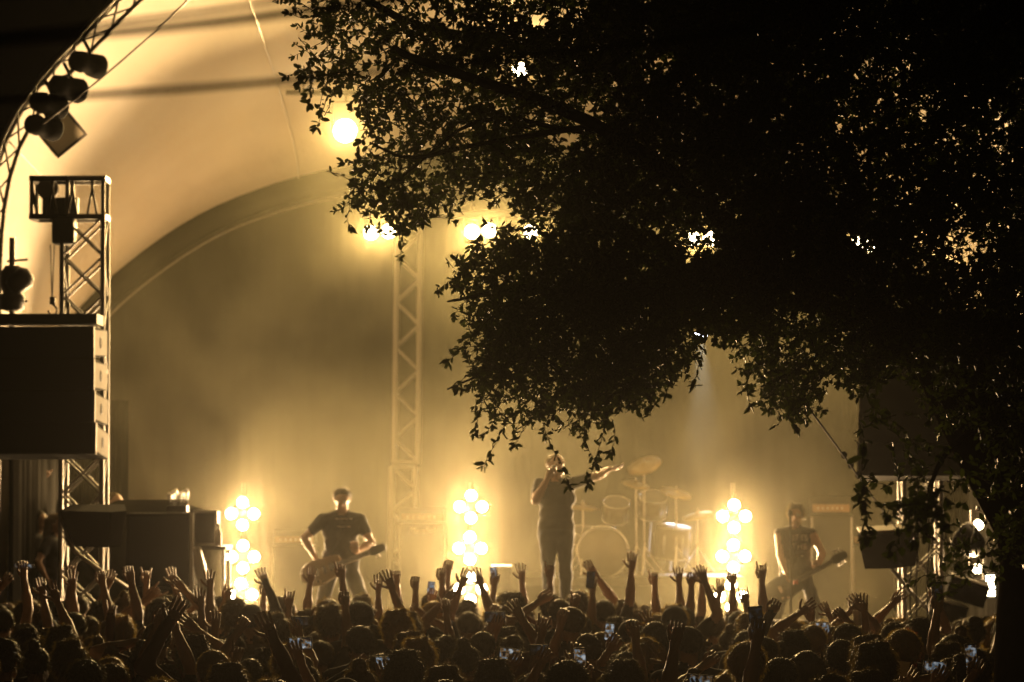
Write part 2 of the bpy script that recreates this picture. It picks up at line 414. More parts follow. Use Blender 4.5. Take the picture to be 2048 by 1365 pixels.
# unseen amber wash lights, added at the stage sides to brighten the canopy
for x, y, d, e, nm in ((-4.6, 38.6, (-.05, -.35, 1), .35, 'behind the drape by the pulley-headed tower'), (-3.7, 40.5, (-.5, .25, 1), 1.0, 'upstage behind the side fill speaker'), (-4.4, 43.2, (-.25, -.1, 1), 1.3, 'at the rear corner near the arch'), (4.6, 38.6, (.05, -.35, 1), .8, 'behind the drape by the leafy tower'), (3.8, 39.0, (.5, .1, 1), .8, 'upstage behind the tall amplifier')):
    par_can('added_wash_light', (x, y, DECK + .35), d, 'added unseen amber wash light tilted up at the canopy, ' + nm, 'added amber wash lights at the stage sides', r=.13, L=.3, energy=E_WASH * e, color=(1.0, .55, .20), angle=172, hang=-.3)
# ------------------------------------------------------------------ truss tower in the middle of the stage
tw = thing('truss_tower', 'slim aluminium truss tower standing upstage in the smoke', 'truss', (P(813, 700, 43.6).x, 43.6, DECK))
q = P(813, 470, 43.6).z - DECK
truss(tw, (0, 0, P(813, 925, 43.6).z - DECK), (.03, 0, q + .3), .29, step=.28, chord_r=.035, brace_r=.02)
truss(tw, (-.06, 0, 0), (-.03, 0, P(813, 935, 43.6).z - DECK), .29, step=.28, chord_r=.035, brace_r=.02)

# ------------------------------------------------------------------ PA towers with speaker stacks
YP = 32.0
def pa_tower(cx_px, w_px, zt_py, label):
    c = P(cx_px, 900, YP); w = w_px / FPX * YP
    t = thing('speaker_tower', label, 'truss', (c.x, YP + .3, 0))
    truss(t, (0, 0, 0), (0, 0, P(0, zt_py, YP).z), w, step=.36, chord_r=.024, brace_r=.012, cross=True)
    box_part('base_plate', (0, 0, .02), (w + .5, w + .5, .04), 'steel', t)
    return t, w
tl, wl = pa_tower(160, 82, 432, 'aluminium truss tower behind the speaker stack beside the left arch leg'.replace('left ', ''))
tl['label'] = 'tall aluminium truss tower with a boxy pulley head above the speaker stack'
zt0 = P(0, 432, YP).z
# head block: frame box with rollers, hoist and chain
hw = P(205, 0, YP).x - P(62, 0, YP).x; hx = (P(205, 0, YP).x + P(62, 0, YP).x) / 2 - tl.location.x; hh = (432 - 355) / FPX * YP
hb = link('head_block', None, tl); hb.location = (hx, 0, zt0)
for sx in (-.5, 0, .5):
    for sy in (-.5, .5): rod('post', (sx * hw, sy * wl, 0), (sx * hw, sy * wl, hh), .02, 'alu', hb)
for z in (0, hh):
    for sy in (-.5, .5): box_part('rail', (-hw * .25 if True else 0, sy * (wl + .01), z), (hw * .5, .04, .05), 'black', hb); box_part('rail', (hw * .25, sy * (wl + .01), z), (hw * .5, .04, .05), 'alu', hb)
    for sx in (-.5, .5): box_part('rail', (sx * hw, 0, z + .003), (.05, wl, .05), 'steel', hb)
for k in range(7):
    x = (-.42 + .14 * k) * hw; rod('brace', (x, -wl / 2, 0), (x + (.06 if k % 2 else -.06), -wl / 2, hh), .012, 'alu' if k > 3 else 'steel', hb)
box_part('pulley_plate', (-hw * .12, -.05, hh * .3), (hw * .5, .08, hh * .45), 'black', hb)
b = MB(); b.lathe([(.09, -.03), (.1, -.03), (.07, 0), (.1, .03), (.09, .03)], 14, Matrix.Translation((-hw * .3, -.05, hh * .75)) @ Matrix.Rotation(PI / 2, 4, 'X')); b.obj('pulley', 'steel', hb, True)
z1 = P(0, 487, YP).z - zt0
box_part('hoist_motor', (P(126, 0, YP).x - P(133.5, 0, YP).x, -wl * .3, z1 / 2), (45 / FPX * YP, .25, -z1), 'black', hb, bevel=.02)
for x in (98, 106): rod('chain', (P(x, 0, YP).x - P(133.5, 0, YP).x, -wl * .3, z1), (P(102, 0, YP).x - P(133.5, 0, YP).x, -wl * .3, P(0, 600, YP).z - zt0), .006, 'steel', hb)
b = MB(); hk = Vector((P(103, 0, YP).x - P(133.5, 0, YP).x, -wl * .3, P(0, 600, YP).z - zt0))
b.box(hk, (.05, .05, .07)); b.tube([hk + Vector((0, 0, -.03)), hk + Vector((.04, 0, -.07)), hk + Vector((.035, 0, -.12)), hk + Vector((-.02, 0, -.13)), hk + Vector((-.04, 0, -.09))], .012, 6); b.obj('hook', 'steel', hb)

def pa_stack(x0, x1, y0, y1, side, nm):
    """hung column of four cabinets between photo px x0..x1 / y0..y1"""
    A, B = P(x0, y0, YP - .82), P(x1, y1, YP - .82); w = B.x - A.x; n = 4; h = (A.z - B.z) / n; cx = (A.x + B.x) / 2
    fb = thing('fly_bar', 'black rigging bar on top of the speaker stack ' + nm, 'rigging bar', (cx, YP - .35, A.z))
    box_part('beam', (0, 0, .065), (w * .98, .5, .09), 'black', fb)
    for sx in (-.3, .3): rod('shackle', (sx * w, 0, .1), (sx * w, 0, .22), .015, 'steel', fb)
    order = ('top', 'second', 'third', 'lowest')
    for k in range(n):
        z = A.z - h * (k + .5); tilt = math.radians(-(-1.5 + k * 2.4)); rot = math.radians(-3 if side > 0 else -7)
        t = thing('speaker_cabinet', '%s black cabinet in the hung speaker stack %s' % (order[k], nm), 'speaker', (cx, YP - .45 + .02 * k * k, z), 0, 'hung speaker cabinets')
        t.rotation_euler = (tilt, 0, rot)
        D = .75
        b = MB(); vs = [(-w / 2, -D / 2, -h / 2 + .006), (w / 2, -D / 2, -h / 2 + .006), (w / 2 + .0, D / 2, -h / 2 + .035), (-w / 2, D / 2, -h / 2 + .035), (-w / 2, -D / 2, h / 2 - .006), (w / 2, -D / 2, h / 2 - .006), (w / 2, D / 2, h / 2 - .035), (-w / 2, D / 2, h / 2 - .035)]
        b.add(vs, [(3, 2, 1, 0), (4, 5, 6, 7), (0, 1, 5, 4), (1, 2, 6, 5), (2, 3, 7, 6), (3, 0, 4, 7)]); b.obj('shell', 'cabinet', t)
        b = MB(); b.box((0, -D / 2 - .012, 0), (w - .03, .016, h - .03)); b.obj('grille', 'grille', t)
        for sx in (-1, 1):
            b = MB(); b.box((sx * (w / 2 + .003), .02, 0), (.008, D - .08, h - .075)); b.obj('side_panel', 'lit_side', t)
            b = MB(); b.lathe([(.05, 0), (.05, .006), (.04, .007), (.036, .004), (.001, .004)], 16, Matrix.Translation((sx * (w / 2 + .008), .0, 0)) @ Matrix.Rotation(sx * PI / 2, 4, 'Y') @ Matrix.Diagonal((1, .6, 1, 1))); b.obj('handle', 'black', t)
            box_part('hinge_plate', (sx * (w / 2 + .004), -.345, 0), (.014, .04, h - .02), 'steel', t)
pa_stack(-150, 190, 650, 918, 1, 'beside the pulley-headed tower')
tr, wr = pa_tower(1848, 74, 640, 'aluminium truss tower below the speaker stack hidden by oak leaves')
pa_stack(1731, 2070, 690, 962, -1, 'half hidden by oak leaves')

# small two-way speakers clamped to the towers
def fill_speaker(pl, pr, yt, yb, split, roll, label, Y=31.4):
    A, B = P(pl, yt, Y), P(pr, yb, Y); w = B.x - A.x; h = A.z - B.z
    t = thing('fill_speaker', label, 'speaker', ((A.x + B.x) / 2, Y, (A.z + B.z) / 2)); t.rotation_euler = (math.radians(9), roll, 0)
    s = (split - .5) * w
    for x0, x1, yr in ((-w / 2, s, -.12), (s, w / 2, .12)):
        b = MB(); k = .82
        y00 = -.16 + (.06 if x0 < s else 0); y11 = -.16 + (0.0 if x1 <= s else .06)
        vs = [(x0 * k, y00, -h / 2), (x1 * k, y11, -h / 2), (x1 * .7, .2, -h / 2), (x0 * .7, .2, -h / 2), (x0, y00, h / 2), (x1, y11, h / 2), (x1 * .8, .26, h / 2), (x0 * .8, .26, h / 2)]
        b.add(vs, [(3, 2, 1, 0), (4, 5, 6, 7), (0, 1, 5, 4), (1, 2, 6, 5), (2, 3, 7, 6), (3, 0, 4, 7)])
        o = b.obj('cabinet_half', 'cabinet', t)
        b = MB(); e = .008
        g = [Vector(v) + Vector((0, -e, 0)) for v in (vs[0], vs[1], vs[5], vs[4])]; c = sum(g, Vector()) / 4
        g = [c + (v - c) * .92 for v in g]; b.add(g + [v + Vector((0, e - .001, 0)) for v in g], [(0, 1, 2, 3), (0, 4, 5, 1), (1, 5, 6, 2), (2, 6, 7, 3), (3, 7, 4, 0)]); b.obj('grille', 'grille', o)
    rod('bracket', (0, .2, 0), (.12, .62, -.05), .025, 'steel', t)
    return t
fill_speaker(124, 256, 1018, 1090, .78, .0, 'angled black fill speaker in front of the pulley-headed tower')
fs_ = fill_speaker(1714, 1838, 1062, 1132, .55, -.06, 'angled black fill speaker with painted lit top below the rope')
b = MB(); hf = (P(0, 1062, 31.4).z - P(0, 1132, 31.4).z) / 2; b.box((-.02, .07, hf + .012), (.46, .26, .014)); b.obj('painted_lit_top', 'paper', fs_)  # pale slab added to paint lamp light onto the speaker top
b = MB(); b.tube([P(118, 1030, 31.3), P(150, 1105, 31.3), P(215, 1150, 31.3), P(255, 1175, 31.4)], .018, 6)
tag(b.obj('brace_arm', 'alu', None, True), 'slanting bracing tube below the fill speaker at the pulley-headed tower', 'brace')
rod('brace_arm', P(1780, 1133, 31.5), P(1822, 1185, 31.9), .02, 'alu', None)
tag(bpy.data.objects['brace_arm.001'], 'short slanting tube holding the fill speaker to the tower', 'brace')
for i, x in enumerate((1822, 1834, 1856, 1862)):
    b = MB(); b.tube([P(x, 985, 31.9), P(x + 3, 1080, 31.85), P(x - 2, 1170, 31.9), P(x + 1, 1330, 31.9)], .008, 5)
    tag(b.obj('hanging_cable', 'rubber', None, True), 'thin black cable hanging down the tower under the leafy speaker stack', 'cable', 'cables on the leafy tower')
b = MB(); b.tube([P(1812, 1170, 31.7), P(1796, 1185, 31.7), P(1788, 1205, 31.7), P(1790, 1222, 31.7)], .008, 5)
tag(b.obj('loose_strap', 'rubber', None, True), 'loose black strap end dangling from the tower by the fill speaker', 'strap')

# lamps and monitor at the right tower
par_can('tower_flood_light', P(1957, 1050, 33), (-.12, -1, -.05), 'upper bright round lamp between the oak trunk and the leaves', None, r=.05, L=.25, lens='lens_dim', energy=E_SIDE, angle=140)
b = MB(); b.lathe([(.02, .22), (.1, .2), (.16, .05), (.17, 0), (.165, 0), (.12, .14)], 20, Matrix.Translation(P(1925, 1075, 32.8)) @ aim((-.8, -.35, .5)).to_matrix().to_4x4())
tag(b.obj('lamp_reflector', 'black', None, True), 'dark round lamp hood turned sideways next to the upper bright lamp', 'lamp hood')
par_can('tower_flood_light', P(1955, 1138, 33), (-.05, -1, 0), 'lower bright round lamp beside the oak trunk', None, r=.05, L=.25, lens='lens_dim', energy=E_SIDE, angle=140)
t = thing('strobe_light', 'tall glaring strobe light low beside the oak trunk', 'stage light', P(1981, 1172, 32.6))
box_part('housing', (0, .05, 0), (.13, .08, .24), 'black', t)
for k in range(3): box_part('lens', (0, .005, -.07 + k * .07), (.08, .012, .05), 'lens_dim', t)
spot(t, (0, -.05, 0), (0, -1, .1), E_SIDE * .6, WARM, 140, .8, .05)
t = thing('monitor_speaker', 'slanted black monitor speaker with lamp light painted along its top edge', 'speaker', P(1932, 1178, 32.2)); t.rotation_euler = (.15, .30, 0)
box_part('shell', (0, 0, 0), (.36, .4, .2), 'cabinet', t, bevel=.01); box_part('painted_lit_strip', (0, -.1, .106), (.35, .18, .012), 'white', t); box_part('grille', (0, -.207, 0), (.33, .012, .17), 'grille', t)  # white strip paints the lamp light along the top
t = thing('cymbal_case', 'flat round pale topped case below the slanted monitor speaker', 'case', P(1900, 1205, 32.0)); t.rotation_euler = (.1, .28, 0)
b = MB(); b.lathe([(.16, -.16), (.18, -.14), (.18, -.01), (.17, 0)], 20); b.obj('body', 'black', t, True)
b = MB(); b.lathe([(.168, .003), (.12, .012), (.001, .016)], 20); b.obj('lid', 'white', t, True)

# arch gear at the left leg: hanging lamps, panel, clamp cluster
for i, (x, y, s_, lab) in enumerate(((196, 134, 1.02, 'highest hanging lamp can on the curved arch truss'), (157, 182, 1.02, 'second hanging lamp can down the curved arch truss'), (119, 216, 1.0, 'third hanging lamp can down the curved arch truss'), (108, 260, .98, 'lowest hanging lamp can on the curved arch truss'))):
    p = P(x, y, 33.7)
    t = thing('hanging_lamp', lab, 'stage light', p, 0, 'dark lamp cans along the arch')
    d = Vector((.62, .72, -.12)).normalized(); Mt = aim(d).to_matrix().to_4x4()
    r = .105 * s_
    b = MB(); b.lathe([(r * .4, .30), (r * .85, .26), (r, .16), (r * .8, .11), (r * 1.05, .05), (r * 1.15, -.06), (r * 1.05, -.08), (r * .9, -.05)], 16, Matrix.Translation(-d * .05) @ Mt); b.obj('can', 'matte', t, True)
    b = MB(); b.lathe([(r * .95, -.02), (r * .5, -.03), (.001, -.03)], 16, Matrix.Translation(-d * .05) @ Mt); b.obj('lens', 'matte', t, True)
    u = Vector((-.12, .05, .22)); b = MB(); b.tube([(0, -.13, -.02), Vector((0, -.13, 0)) + u * .8, Vector((0, .13, 0)) + u * .8, (0, .13, -.02)], .012, 5); b.tube([u * .8, u * 1.25], .018, 6); b.obj('yoke', 'matte', t)
    spot(t, d * .1, d + Vector((0, 0, .25)), 32, (1.0, .60, .26), 58, .9, .06)
t = thing('reflector_panel', 'square translucent panel tilted below the lamp cans on the arch', 'panel', P(124, 268, 34.2)); t.rotation_euler = (0, math.radians(-40), 0.15)
b = MB(); b.box((0, 0, 0), (.32, .012, .27)); b.obj('sheet', 'paper', t)
for c, d in (((0, 0, .15), (.37, .03, .03)), ((0, 0, -.15), (.37, .03, .03)), ((.175, 0, 0), (.03, .031, .27)), ((-.175, 0, 0), (.03, .031, .27))): box_part('frame', c, d, 'steel', t)
t = thing('arch_moving_light', 'dark moving light clamped on the arch leg above the speaker stack', 'stage light', P(24, 590, 33.6))
b = MB(); b.lathe([(.05, -.16), (.12, -.14), (.13, -.02), (.09, .02), (.11, .08), (.12, .2), (.07, .28)], 14); b.obj('body', 'black', t, True)
b = MB(); b.lathe([(.07, -.1), (.11, -.05), (.11, .1), (.06, .15)], 14, Matrix.Translation((.06, -.05, .12)) @ Matrix.Rotation(1.0, 4, 'Y')); b.obj('head', 'black', t, True)
for z in (-.08, .32): rod('clamp', (-.05, 0, z), (.15, 0, z + .02), .012, 'steel', t)
rod('post', (0, 0, -.8), (0, 0, .55), .03, 'steel', t)

# ------------------------------------------------------------------ band gear
# drum kit on its riser
YD = 41.0
rz = P(1205, 1152, YD).z
rs = thing('drum_riser', 'black raised platform under the drum kit', 'riser', (P(1260, 0, YD).x, YD + .6, DECK))
box_part('top', (0, 0, rz - DECK - .05), (2.6, 2.4, .1), 'deck', rs); box_part('skirt', (0, -1.17, (rz - DECK - .1) / 2), (2.56, .03, rz - DECK - .1), 'cloth', rs)
for sx in (-1.2, 1.2):
    for sy in (-1.1, 1.1): box_part('leg', (sx, sy, (rz - DECK - .1) / 2), (.07, .07, rz - DECK - .1), 'steel', rs)
RX = Matrix.Rotation(PI / 2, 4, 'X')
bdm = thing('bass_drum', 'large pale headed bass drum with a dark port hole', 'drum', (P(1205, 1105, YD).x, YD, P(1205, 1105, YD).z))
R0 = .28
b = MB(); b.lathe([(R0, -.2), (R0, .22)], 40, RX); b.obj('shell', 'drumshell', bdm, True)
b = MB(); b.lathe([(R0 - .01, 0.205), (.10, 0.21), (.001, .21)], 40, RX); o = b.obj('drum_head', 'drumhead', bdm, True)
b = MB(); b.lathe([(.058, .213), (.001, .2135)], 24, Matrix.Translation((.09, 0, -.09)) @ RX); b.obj('port_hole', 'black', o)
b = MB(); b.lathe([(.075, .2122), (.062, .2126)], 24, Matrix.Translation((.09, 0, -.09)) @ RX)
n_ = 36; rr = R0 + .018
for y in (-.215, .2):
    b = MB(); b.tube([(rr * math.cos(2 * PI * k / n_), y, rr * math.sin(2 * PI * k / n_)) for k in range(n_ + 1)], .016, 6); b.obj('hoop', 'chrome', bdm, True)
for sx in (-1, 1): rod('spur', (sx * .25, -.05, -.1), (sx * .42, -.22, -.29), .01, 'chrome', bdm)
def drum(px, py, r, dep, tilt, label):
    c = P(px, py, YD + .1); t = thing('drum', label, 'drum', c, 0); t.rotation_euler = (tilt, .05, 0)
    b = MB(); b.lathe([(r, -dep / 2), (r, dep / 2)], 28); b.obj('shell', 'drumshell', t, True)
    b = MB(); b.lathe([(r - .004, dep / 2 + .004), (.001, dep / 2 + .004)], 28); b.obj('drum_head', 'tomhead', t)
    b = MB(); b.lathe([(r - .004, -dep / 2 - .004), (.001, -dep / 2 - .004)], 28); b.obj('drum_head', 'drumhead', t)
    for z in (-1, 1):
        b = MB(); b.tube([((r + .008) * math.cos(2 * PI * k / 28), (r + .008) * math.sin(2 * PI * k / 28), z * dep / 2) for k in range(29)], .009, 5); b.obj('hoop', 'chrome', t, True)
    for k in range(6): a = k * PI / 3; rod('lug', ((r + .012) * math.cos(a), (r + .012) * math.sin(a), -dep * .3), ((r + .012) * math.cos(a), (r + .012) * math.sin(a), dep * .3), .009, 'chrome', t)
    rod('stand', (0, r + .02, 0), (0, r + .03, -(c.z - rz) * .97), .014, 'chrome', t)
drum(1232, 1022, .15, .22, .5, 'tilted rack tom with pale head above the bass drum')
drum(1305, 1012, .16, .24, .5, 'second rack tom beside the cymbal stand')
drum(1345, 1085, .2, .36, .15, 'deep floor tom standing beyond the bass drum')
drum(1165, 1072, .17, .13, .3, 'shallow snare drum between the singer and bass drum')
def cymbal(px, py, r, tx, ty, label):
    c = P(px, py, YD - .1); t = thing('cymbal', label, 'cymbal', (c.x, c.y, rz))
    h = c.z - rz
    b = MB(); Mt = Matrix.Translation((0, 0, h)) @ Matrix.Rotation(tx, 4, 'X') @ Matrix.Rotation(ty, 4, 'Y')
    b.lathe([(r, -.012), (r * .6, .004), (r * .2, .012), (r * .13, .03), (.01, .036), (.01, .03), (r * .12, .024), (r * .2, .008), (r, -.015)], 28, Mt); b.obj('disc', 'brass', t, True)
    rod('stand_tube', (0, 0, .3), (0, 0, h + .07), .011, 'chrome', t); rod('stand_tube', (0, 0, .05), (0, 0, .4), .016, 'chrome', t)
    for k in range(3): a = k * 2.094 + .4; rod('leg', (0, 0, .35), (.25 * math.cos(a), .25 * math.sin(a), .01), .01, 'chrome', t)
cymbal(1288, 930, .21, .5, -.3, 'large crash cymbal tilted high above the toms')
cymbal(1166, 1014, .19, .12, .08, 'low flat crash cymbal next to the singer')
cymbal(1272, 968, .16, .3, .2, 'small splash cymbal on the tall centre stand')
cymbal(1352, 985, .19, .3, .25, 'ride cymbal tilted towards the blinder stand')
cymbal(1395, 1030, .18, .2, -.2, 'hi-hat cymbal lowest beside the blinder stand')

def amp(px, py_top, py_split, w_px, Y, label, script=False, hz_=1.0):
    c = P(px, py_top, Y); w = w_px / FPX * Y; zt_ = c.z; zs = P(px, py_split, Y).z
    t = thing('guitar_amplifier', label, 'amplifier', (c.x, Y, DECK))
    h = zs - DECK
    box_part('cabinet', (0, 0, h / 2), (w, .36, h), 'cabinet', t, bevel=.015)
    g = box_part('grille', (0, -.19, h / 2), (w - .07, .02, h - .08), 'grille', t)
    box_part('head', (0, 0, h + (zt_ - zs) / 2 + .004), (w * .95, .26, zt_ - zs - .004), 'cabinet', t, bevel=.012)
    f = box_part('control_panel', (0, -.137, h + (zt_ - zs) * .35), (w * .86, .012, (zt_ - zs) * .4), 'wood', t)
    for k in range(6):
        b = MB(); b.lathe([(.012, 0), (.009, .016), (.001, .016)], 8, Matrix.Translation((-w * .3 + k * w * .11, -.144, h + (zt_ - zs) * .35)) @ RX); b.obj('knob', 'white', f)
    for sx in (-1, 1): box_part('trim', (sx * (w / 2 - .02), -.188, h / 2), (.02, .025, h - .05), 'alu', t)
    if script:
        cu = bpy.data.curves.new('logo', 'FONT'); cu.body = 'Marshall'; cu.size = .095; cu.shear = .35; cu.extrude = .004; cu.align_x = 'CENTER'
        o_ = bpy.data.objects.new('tmp', cu); COL.objects.link(o_); dg = bpy.context.evaluated_depsgraph_get()
        me = bpy.data.meshes.new_from_object(o_.evaluated_get(dg)); bpy.data.objects.remove(o_)
        me.materials.clear(); me.materials.append(M['white'])
        lo = link('logo', me, t); lo.location = (0, -.208, h - .12); lo.rotation_euler = (PI / 2, 0, 0)
    return t
amp(1660, 992, 1030, 86, 41.5, 'tall amplifier stack with trimmed edges behind the sleeveless guitarist')
amp(1745, 1060, 1090, 90, 42.2, 'lower dark amplifier beside the tall amplifier stack')
amp(845, 1015, 1045, 96, 42.0, 'amplifier with white script lettering between the blinder stands', True)
amp(590, 1060, 1090, 90, 42.5, 'amplifier in the smoke behind the bass player')

# left-hand gear
YG = 34.6
def pbox(name, x0, x1, y0, y1, Y, dep, m, label, cat, to_deck=False):
    A, B = P(x0, y0, Y), P(x1, y1, Y); zb = DECK if to_deck else B.z
    t = thing(name, label, cat, ((A.x + B.x) / 2, Y + dep / 2, zb)); w = B.x - A.x; h = A.z - zb
    return t, w, h
t, w, h = pbox('side_fill_speaker', 252, 383, 1026, 1200, YG, .7, 'cabinet', 'big black side fill speaker block beside the road case', 'speaker', True)
for k in range(2):
    o = box_part('cabinet', (0, 0, h * (k + .5) / 2), (w, .7, h / 2 - .008), 'cabinet', t, bevel=.012)
    box_part('grille', (0, -.358, h * (k + .5) / 2), (w - .06, .016, h / 2 - .07), 'grille', o)
    for sx in (-1, 1): box_part('handle', (sx * (w / 2 + .003), 0, h * (k + .5) / 2), (.012, .18, .07), 'black', o)
for x in (.5,): box_part('edge_trim', (x * w, -.36, h / 2), (.035, .035, h), 'alu', t)
t, w, h = pbox('road_case', 388, 432, 1024, 1092, YG + .3, .5, 'black', 'black road case with bright metal edges standing by the side fill', 'road case')
box_part('body', (0, 0, h / 2), (w, .5, h), 'black', t)
for sx in (-1, 1): box_part('edge', (sx * w / 2, -.25, h / 2), (.025, .025, h), 'alu', t)
box_part('edge', (0, -.25, h), (w + .02, .025, .03), 'alu', t); box_part('edge', (0, -.25, 0.012), (w + .02, .025, .025), 'alu', t)
zt_ = t.location.z
tb = thing('side_table', 'small black equipment table under the road case with drinks', 'table', (P(412, 0, YG).x, YG + .5, DECK))
box_part('table_top', (0, 0, zt_ - DECK - .02), (.42, .8, .035), 'black', tb)
for sx in (-.18, .18):
    for sy in (-.35, .35): rod('leg', (sx, sy, 0), (sx, sy, zt_ - DECK - .04), .016, 'alu', tb)
def bottle(px, py, Y, s, label):
    p = P(px, py, Y); t = tag(link('bottle', None), label, 'bottle'); t.location = p
    b = MB(); b.lathe([(.03 * s, 0), (.034 * s, .01), (.034 * s, .12 * s), (.014 * s, .17 * s), (.014 * s, .2 * s)], 14); b.obj('glass_body', 'white', t, True)
    b = MB(); b.lathe([(.016 * s, .2 * s), (.016 * s, .22 * s)], 10); b.obj('cap', 'steel', t)
bottle(437, 1092, YG + .2, 1.0, 'pale water bottle on the side table nearest the blinder stand')
bottle(420, 1092, YG + .35, .8, 'smaller bottle on the side table against the road case')
# towel over the table edge
b = MB(); vs = []
for i in range(7):
    for j in range(12):
        u = i / 6 - .5; v = j / 11
        p = P(388 + 30 * v * .9 + u * 26, 1094 + 98 * v, YG + .08); vs.append(p + Vector((0, .03 * math.sin(u * 14 + v * 3), 0)))
b.add(vs, [(i * 12 + j, i * 12 + j + 1, (i + 1) * 12 + j + 1, (i + 1) * 12 + j) for i in range(6) for j in range(11)])
o = tag(b.obj('towel', 'white', None, True), 'white towel hanging from the side table edge in the light', 'towel'); md = o.modifiers.new('thick', 'SOLIDIFY'); md.thickness = .012
t = thing('microphone_rack', 'shiny small hardware rack on top of the side fill speaker', 'rack', P(355, 1024, YG + .3))
box_part('body', (0, 0, .03), (.2, .2, .06), 'black', t)
for k in range(6):
    b = MB(); b.lathe([(.012, .06), (.012, .13 + .02 * (k % 3)), (.02, .15 + .02 * (k % 3)), (.014, .185 + .02 * (k % 3)), (.001, .19 + .02 * (k % 3))], 8, Matrix.Translation((-.08 + .034 * k, .05 * (k % 2), 0))); b.obj('socket', 'chrome', t, True)
t = thing('covered_crate', 'low covered crate under dark cloth behind the side fill', 'crate', (P(300, 0, 36.5).x, 36.5, DECK))
hh = P(0, 1000, 36.5).z - DECK
b = MB(); b.lathe([(.75, 0), (.78, hh * .7), (.6, hh * .93), (.3, hh), (.001, hh)], 18, Matrix.Diagonal((1, .6, 1, 1))); b.obj('cloth_cover', 'cloth', t, True)
b = MB(); b.box((0, 0, hh * .35), (.9, .5, hh * .6)); b.obj('crate_body', 'wood', t)
# singer's riser, floor monitors
sr = thing('singer_riser', 'low black box riser under the singer', 'riser', (P(1110, 0, 35.6).x, 35.6, DECK))
box_part('top', (0, 0, .28), (.9, .7, .05), 'deck', sr); box_part('frame', (0, 0, .127), (.86, .66, .253), 'steel', sr)
def wedge(px, py, Y, label):
    c = P(px, py, Y); t = thing('floor_monitor', label, 'speaker', (c.x, Y, DECK)); h = max(.3, c.z - DECK)
    b = MB(); w = .5; vs = [(-w / 2, -.2, 0), (w / 2, -.2, 0), (w / 2, .25, 0), (-w / 2, .25, 0), (-w / 2, -.2, h), (w / 2, -.2, h), (w / 2, 0, h), (-w / 2, 0, h)]
    b.add(vs, [(3, 2, 1, 0), (4, 5, 6, 7), (0, 1, 5, 4), (1, 2, 6, 5), (2, 3, 7, 6), (3, 0, 4, 7)]); b.obj('shell', 'cabinet', t)
    b = MB(); b.add([(-w / 2 + .03, .258, .03), (w / 2 - .03, .258, .03), (w / 2 - .03, .018, h - .02), (-w / 2 + .03, .018, h - .02)], [(0, 1, 2, 3)]); b.obj('grille', 'grille', t)
    return t
wedge(680, 1240, 34.6, 'sloped floor monitor in front of the bass player'); wedge(1590, 1240, 34.6, 'sloped floor monitor in front of the sleeveless guitarist')
t = thing('instrument_case', 'pale edged instrument case standing near the middle blinder stand', 'case', (P(1003, 0, 37.5).x, 37.5, DECK))
h = P(0, 1135, 37.5).z - DECK
box_part('body', (0, 0, h / 2), (.2, .3, h), 'cabinet', t, bevel=.02); box_part('lid', (0, 0, h + .012), (.22, .32, .02), 'white', t)
# microphone stand in front of the right guitarist
ms = thing('microphone_stand', 'thin straight microphone stand in front of the sleeveless guitarist', 'microphone stand', (P(1578, 0, 35.8).x, 35.8, DECK))
mz = P(0, 1050, 35.8).z - DECK
rod('tube', (0, 0, .02), (0, 0, mz), .011, 'matte', ms)
b = MB(); b.lathe([(.14, 0), (.14, .015), (.02, .03), (.015, .06)], 20); b.obj('base', 'black', ms, True)
b = MB(); b.lathe([(.012, 0), (.016, .1), (.026, .11), (.028, .14), (.015, .165), (.001, .167)], 12, Matrix.Translation((0, 0, mz)) @ Matrix.Rotation(-.5, 4, 'X')); b.obj('microphone', 'matte', ms, True)
b = MB(); b.box((0, 0, 0), (.03, .04, .012)); o = b.obj('clip', 'redshirt', ms); o.location = (.05, 0, P(0, 1165, 35.8).z - DECK); o.scale = (1.5, 1, 3)
# ------------------------------------------------------------------ people
def surface(V, lo, h):
    ins = V < 0
    nx, ny, nz = V.shape
    c = np.zeros((nx - 1, ny - 1, nz - 1), np.int8)
    for a in (0, 1):
        for b_ in (0, 1):
            for d in (0, 1): c += ins[a:nx - 1 + a, b_:ny - 1 + b_, d:nz - 1 + d]
    mask = (c > 0) & (c < 8); idx = np.argwhere(mask); m = len(idx)
    ids = -np.ones(mask.shape, np.int64); ids[mask] = np.arange(m)
    acc = np.zeros((m, 3)); cnt = np.zeros(m)
    corners = [(a, b_, d) for a in (0, 1) for b_ in (0, 1) for d in (0, 1)]
    for A in corners:
        for ax in range(3):
            if A[ax]: continue
            B = list(A); B[ax] = 1
            va = V[idx[:, 0] + A[0], idx[:, 1] + A[1], idx[:, 2] + A[2]]; vb = V[idx[:, 0] + B[0], idx[:, 1] + B[1], idx[:, 2] + B[2]]
            cr = (va < 0) != (vb < 0); t = np.where(cr, va / np.where(cr, va - vb, 1), 0)
            p = np.tile(np.array(A, float), (m, 1)); p[:, ax] += t
            acc += p * cr[:, None]; cnt += cr
    verts = lo + h * (idx + acc / cnt[:, None]); faces = []
    for ax in range(3):
        u, w = [(1, 2), (2, 0), (0, 1)][ax]
        s0 = [slice(None)] * 3; s1 = [slice(None)] * 3; s0[ax] = slice(0, -1); s1[ax] = slice(1, None)
        for s in (s0, s1): s[u] = slice(1, -1); s[w] = slice(1, -1)
        a = ins[tuple(s0)]; b_ = ins[tuple(s1)]
        e = np.argwhere(a != b_); flip = a[tuple(e.T)]
        e[:, u] += 1; e[:, w] += 1
        def cell(du, dw):
            q = e.copy(); q[:, u] += du; q[:, w] += dw; return ids[q[:, 0], q[:, 1], q[:, 2]]
        q = np.stack([cell(-1, -1), cell(0, -1), cell(0, 0), cell(-1, 0)], 1)
        q[~flip] = q[~flip][:, ::-1]; faces.append(q)
    return verts, np.concatenate(faces), idx

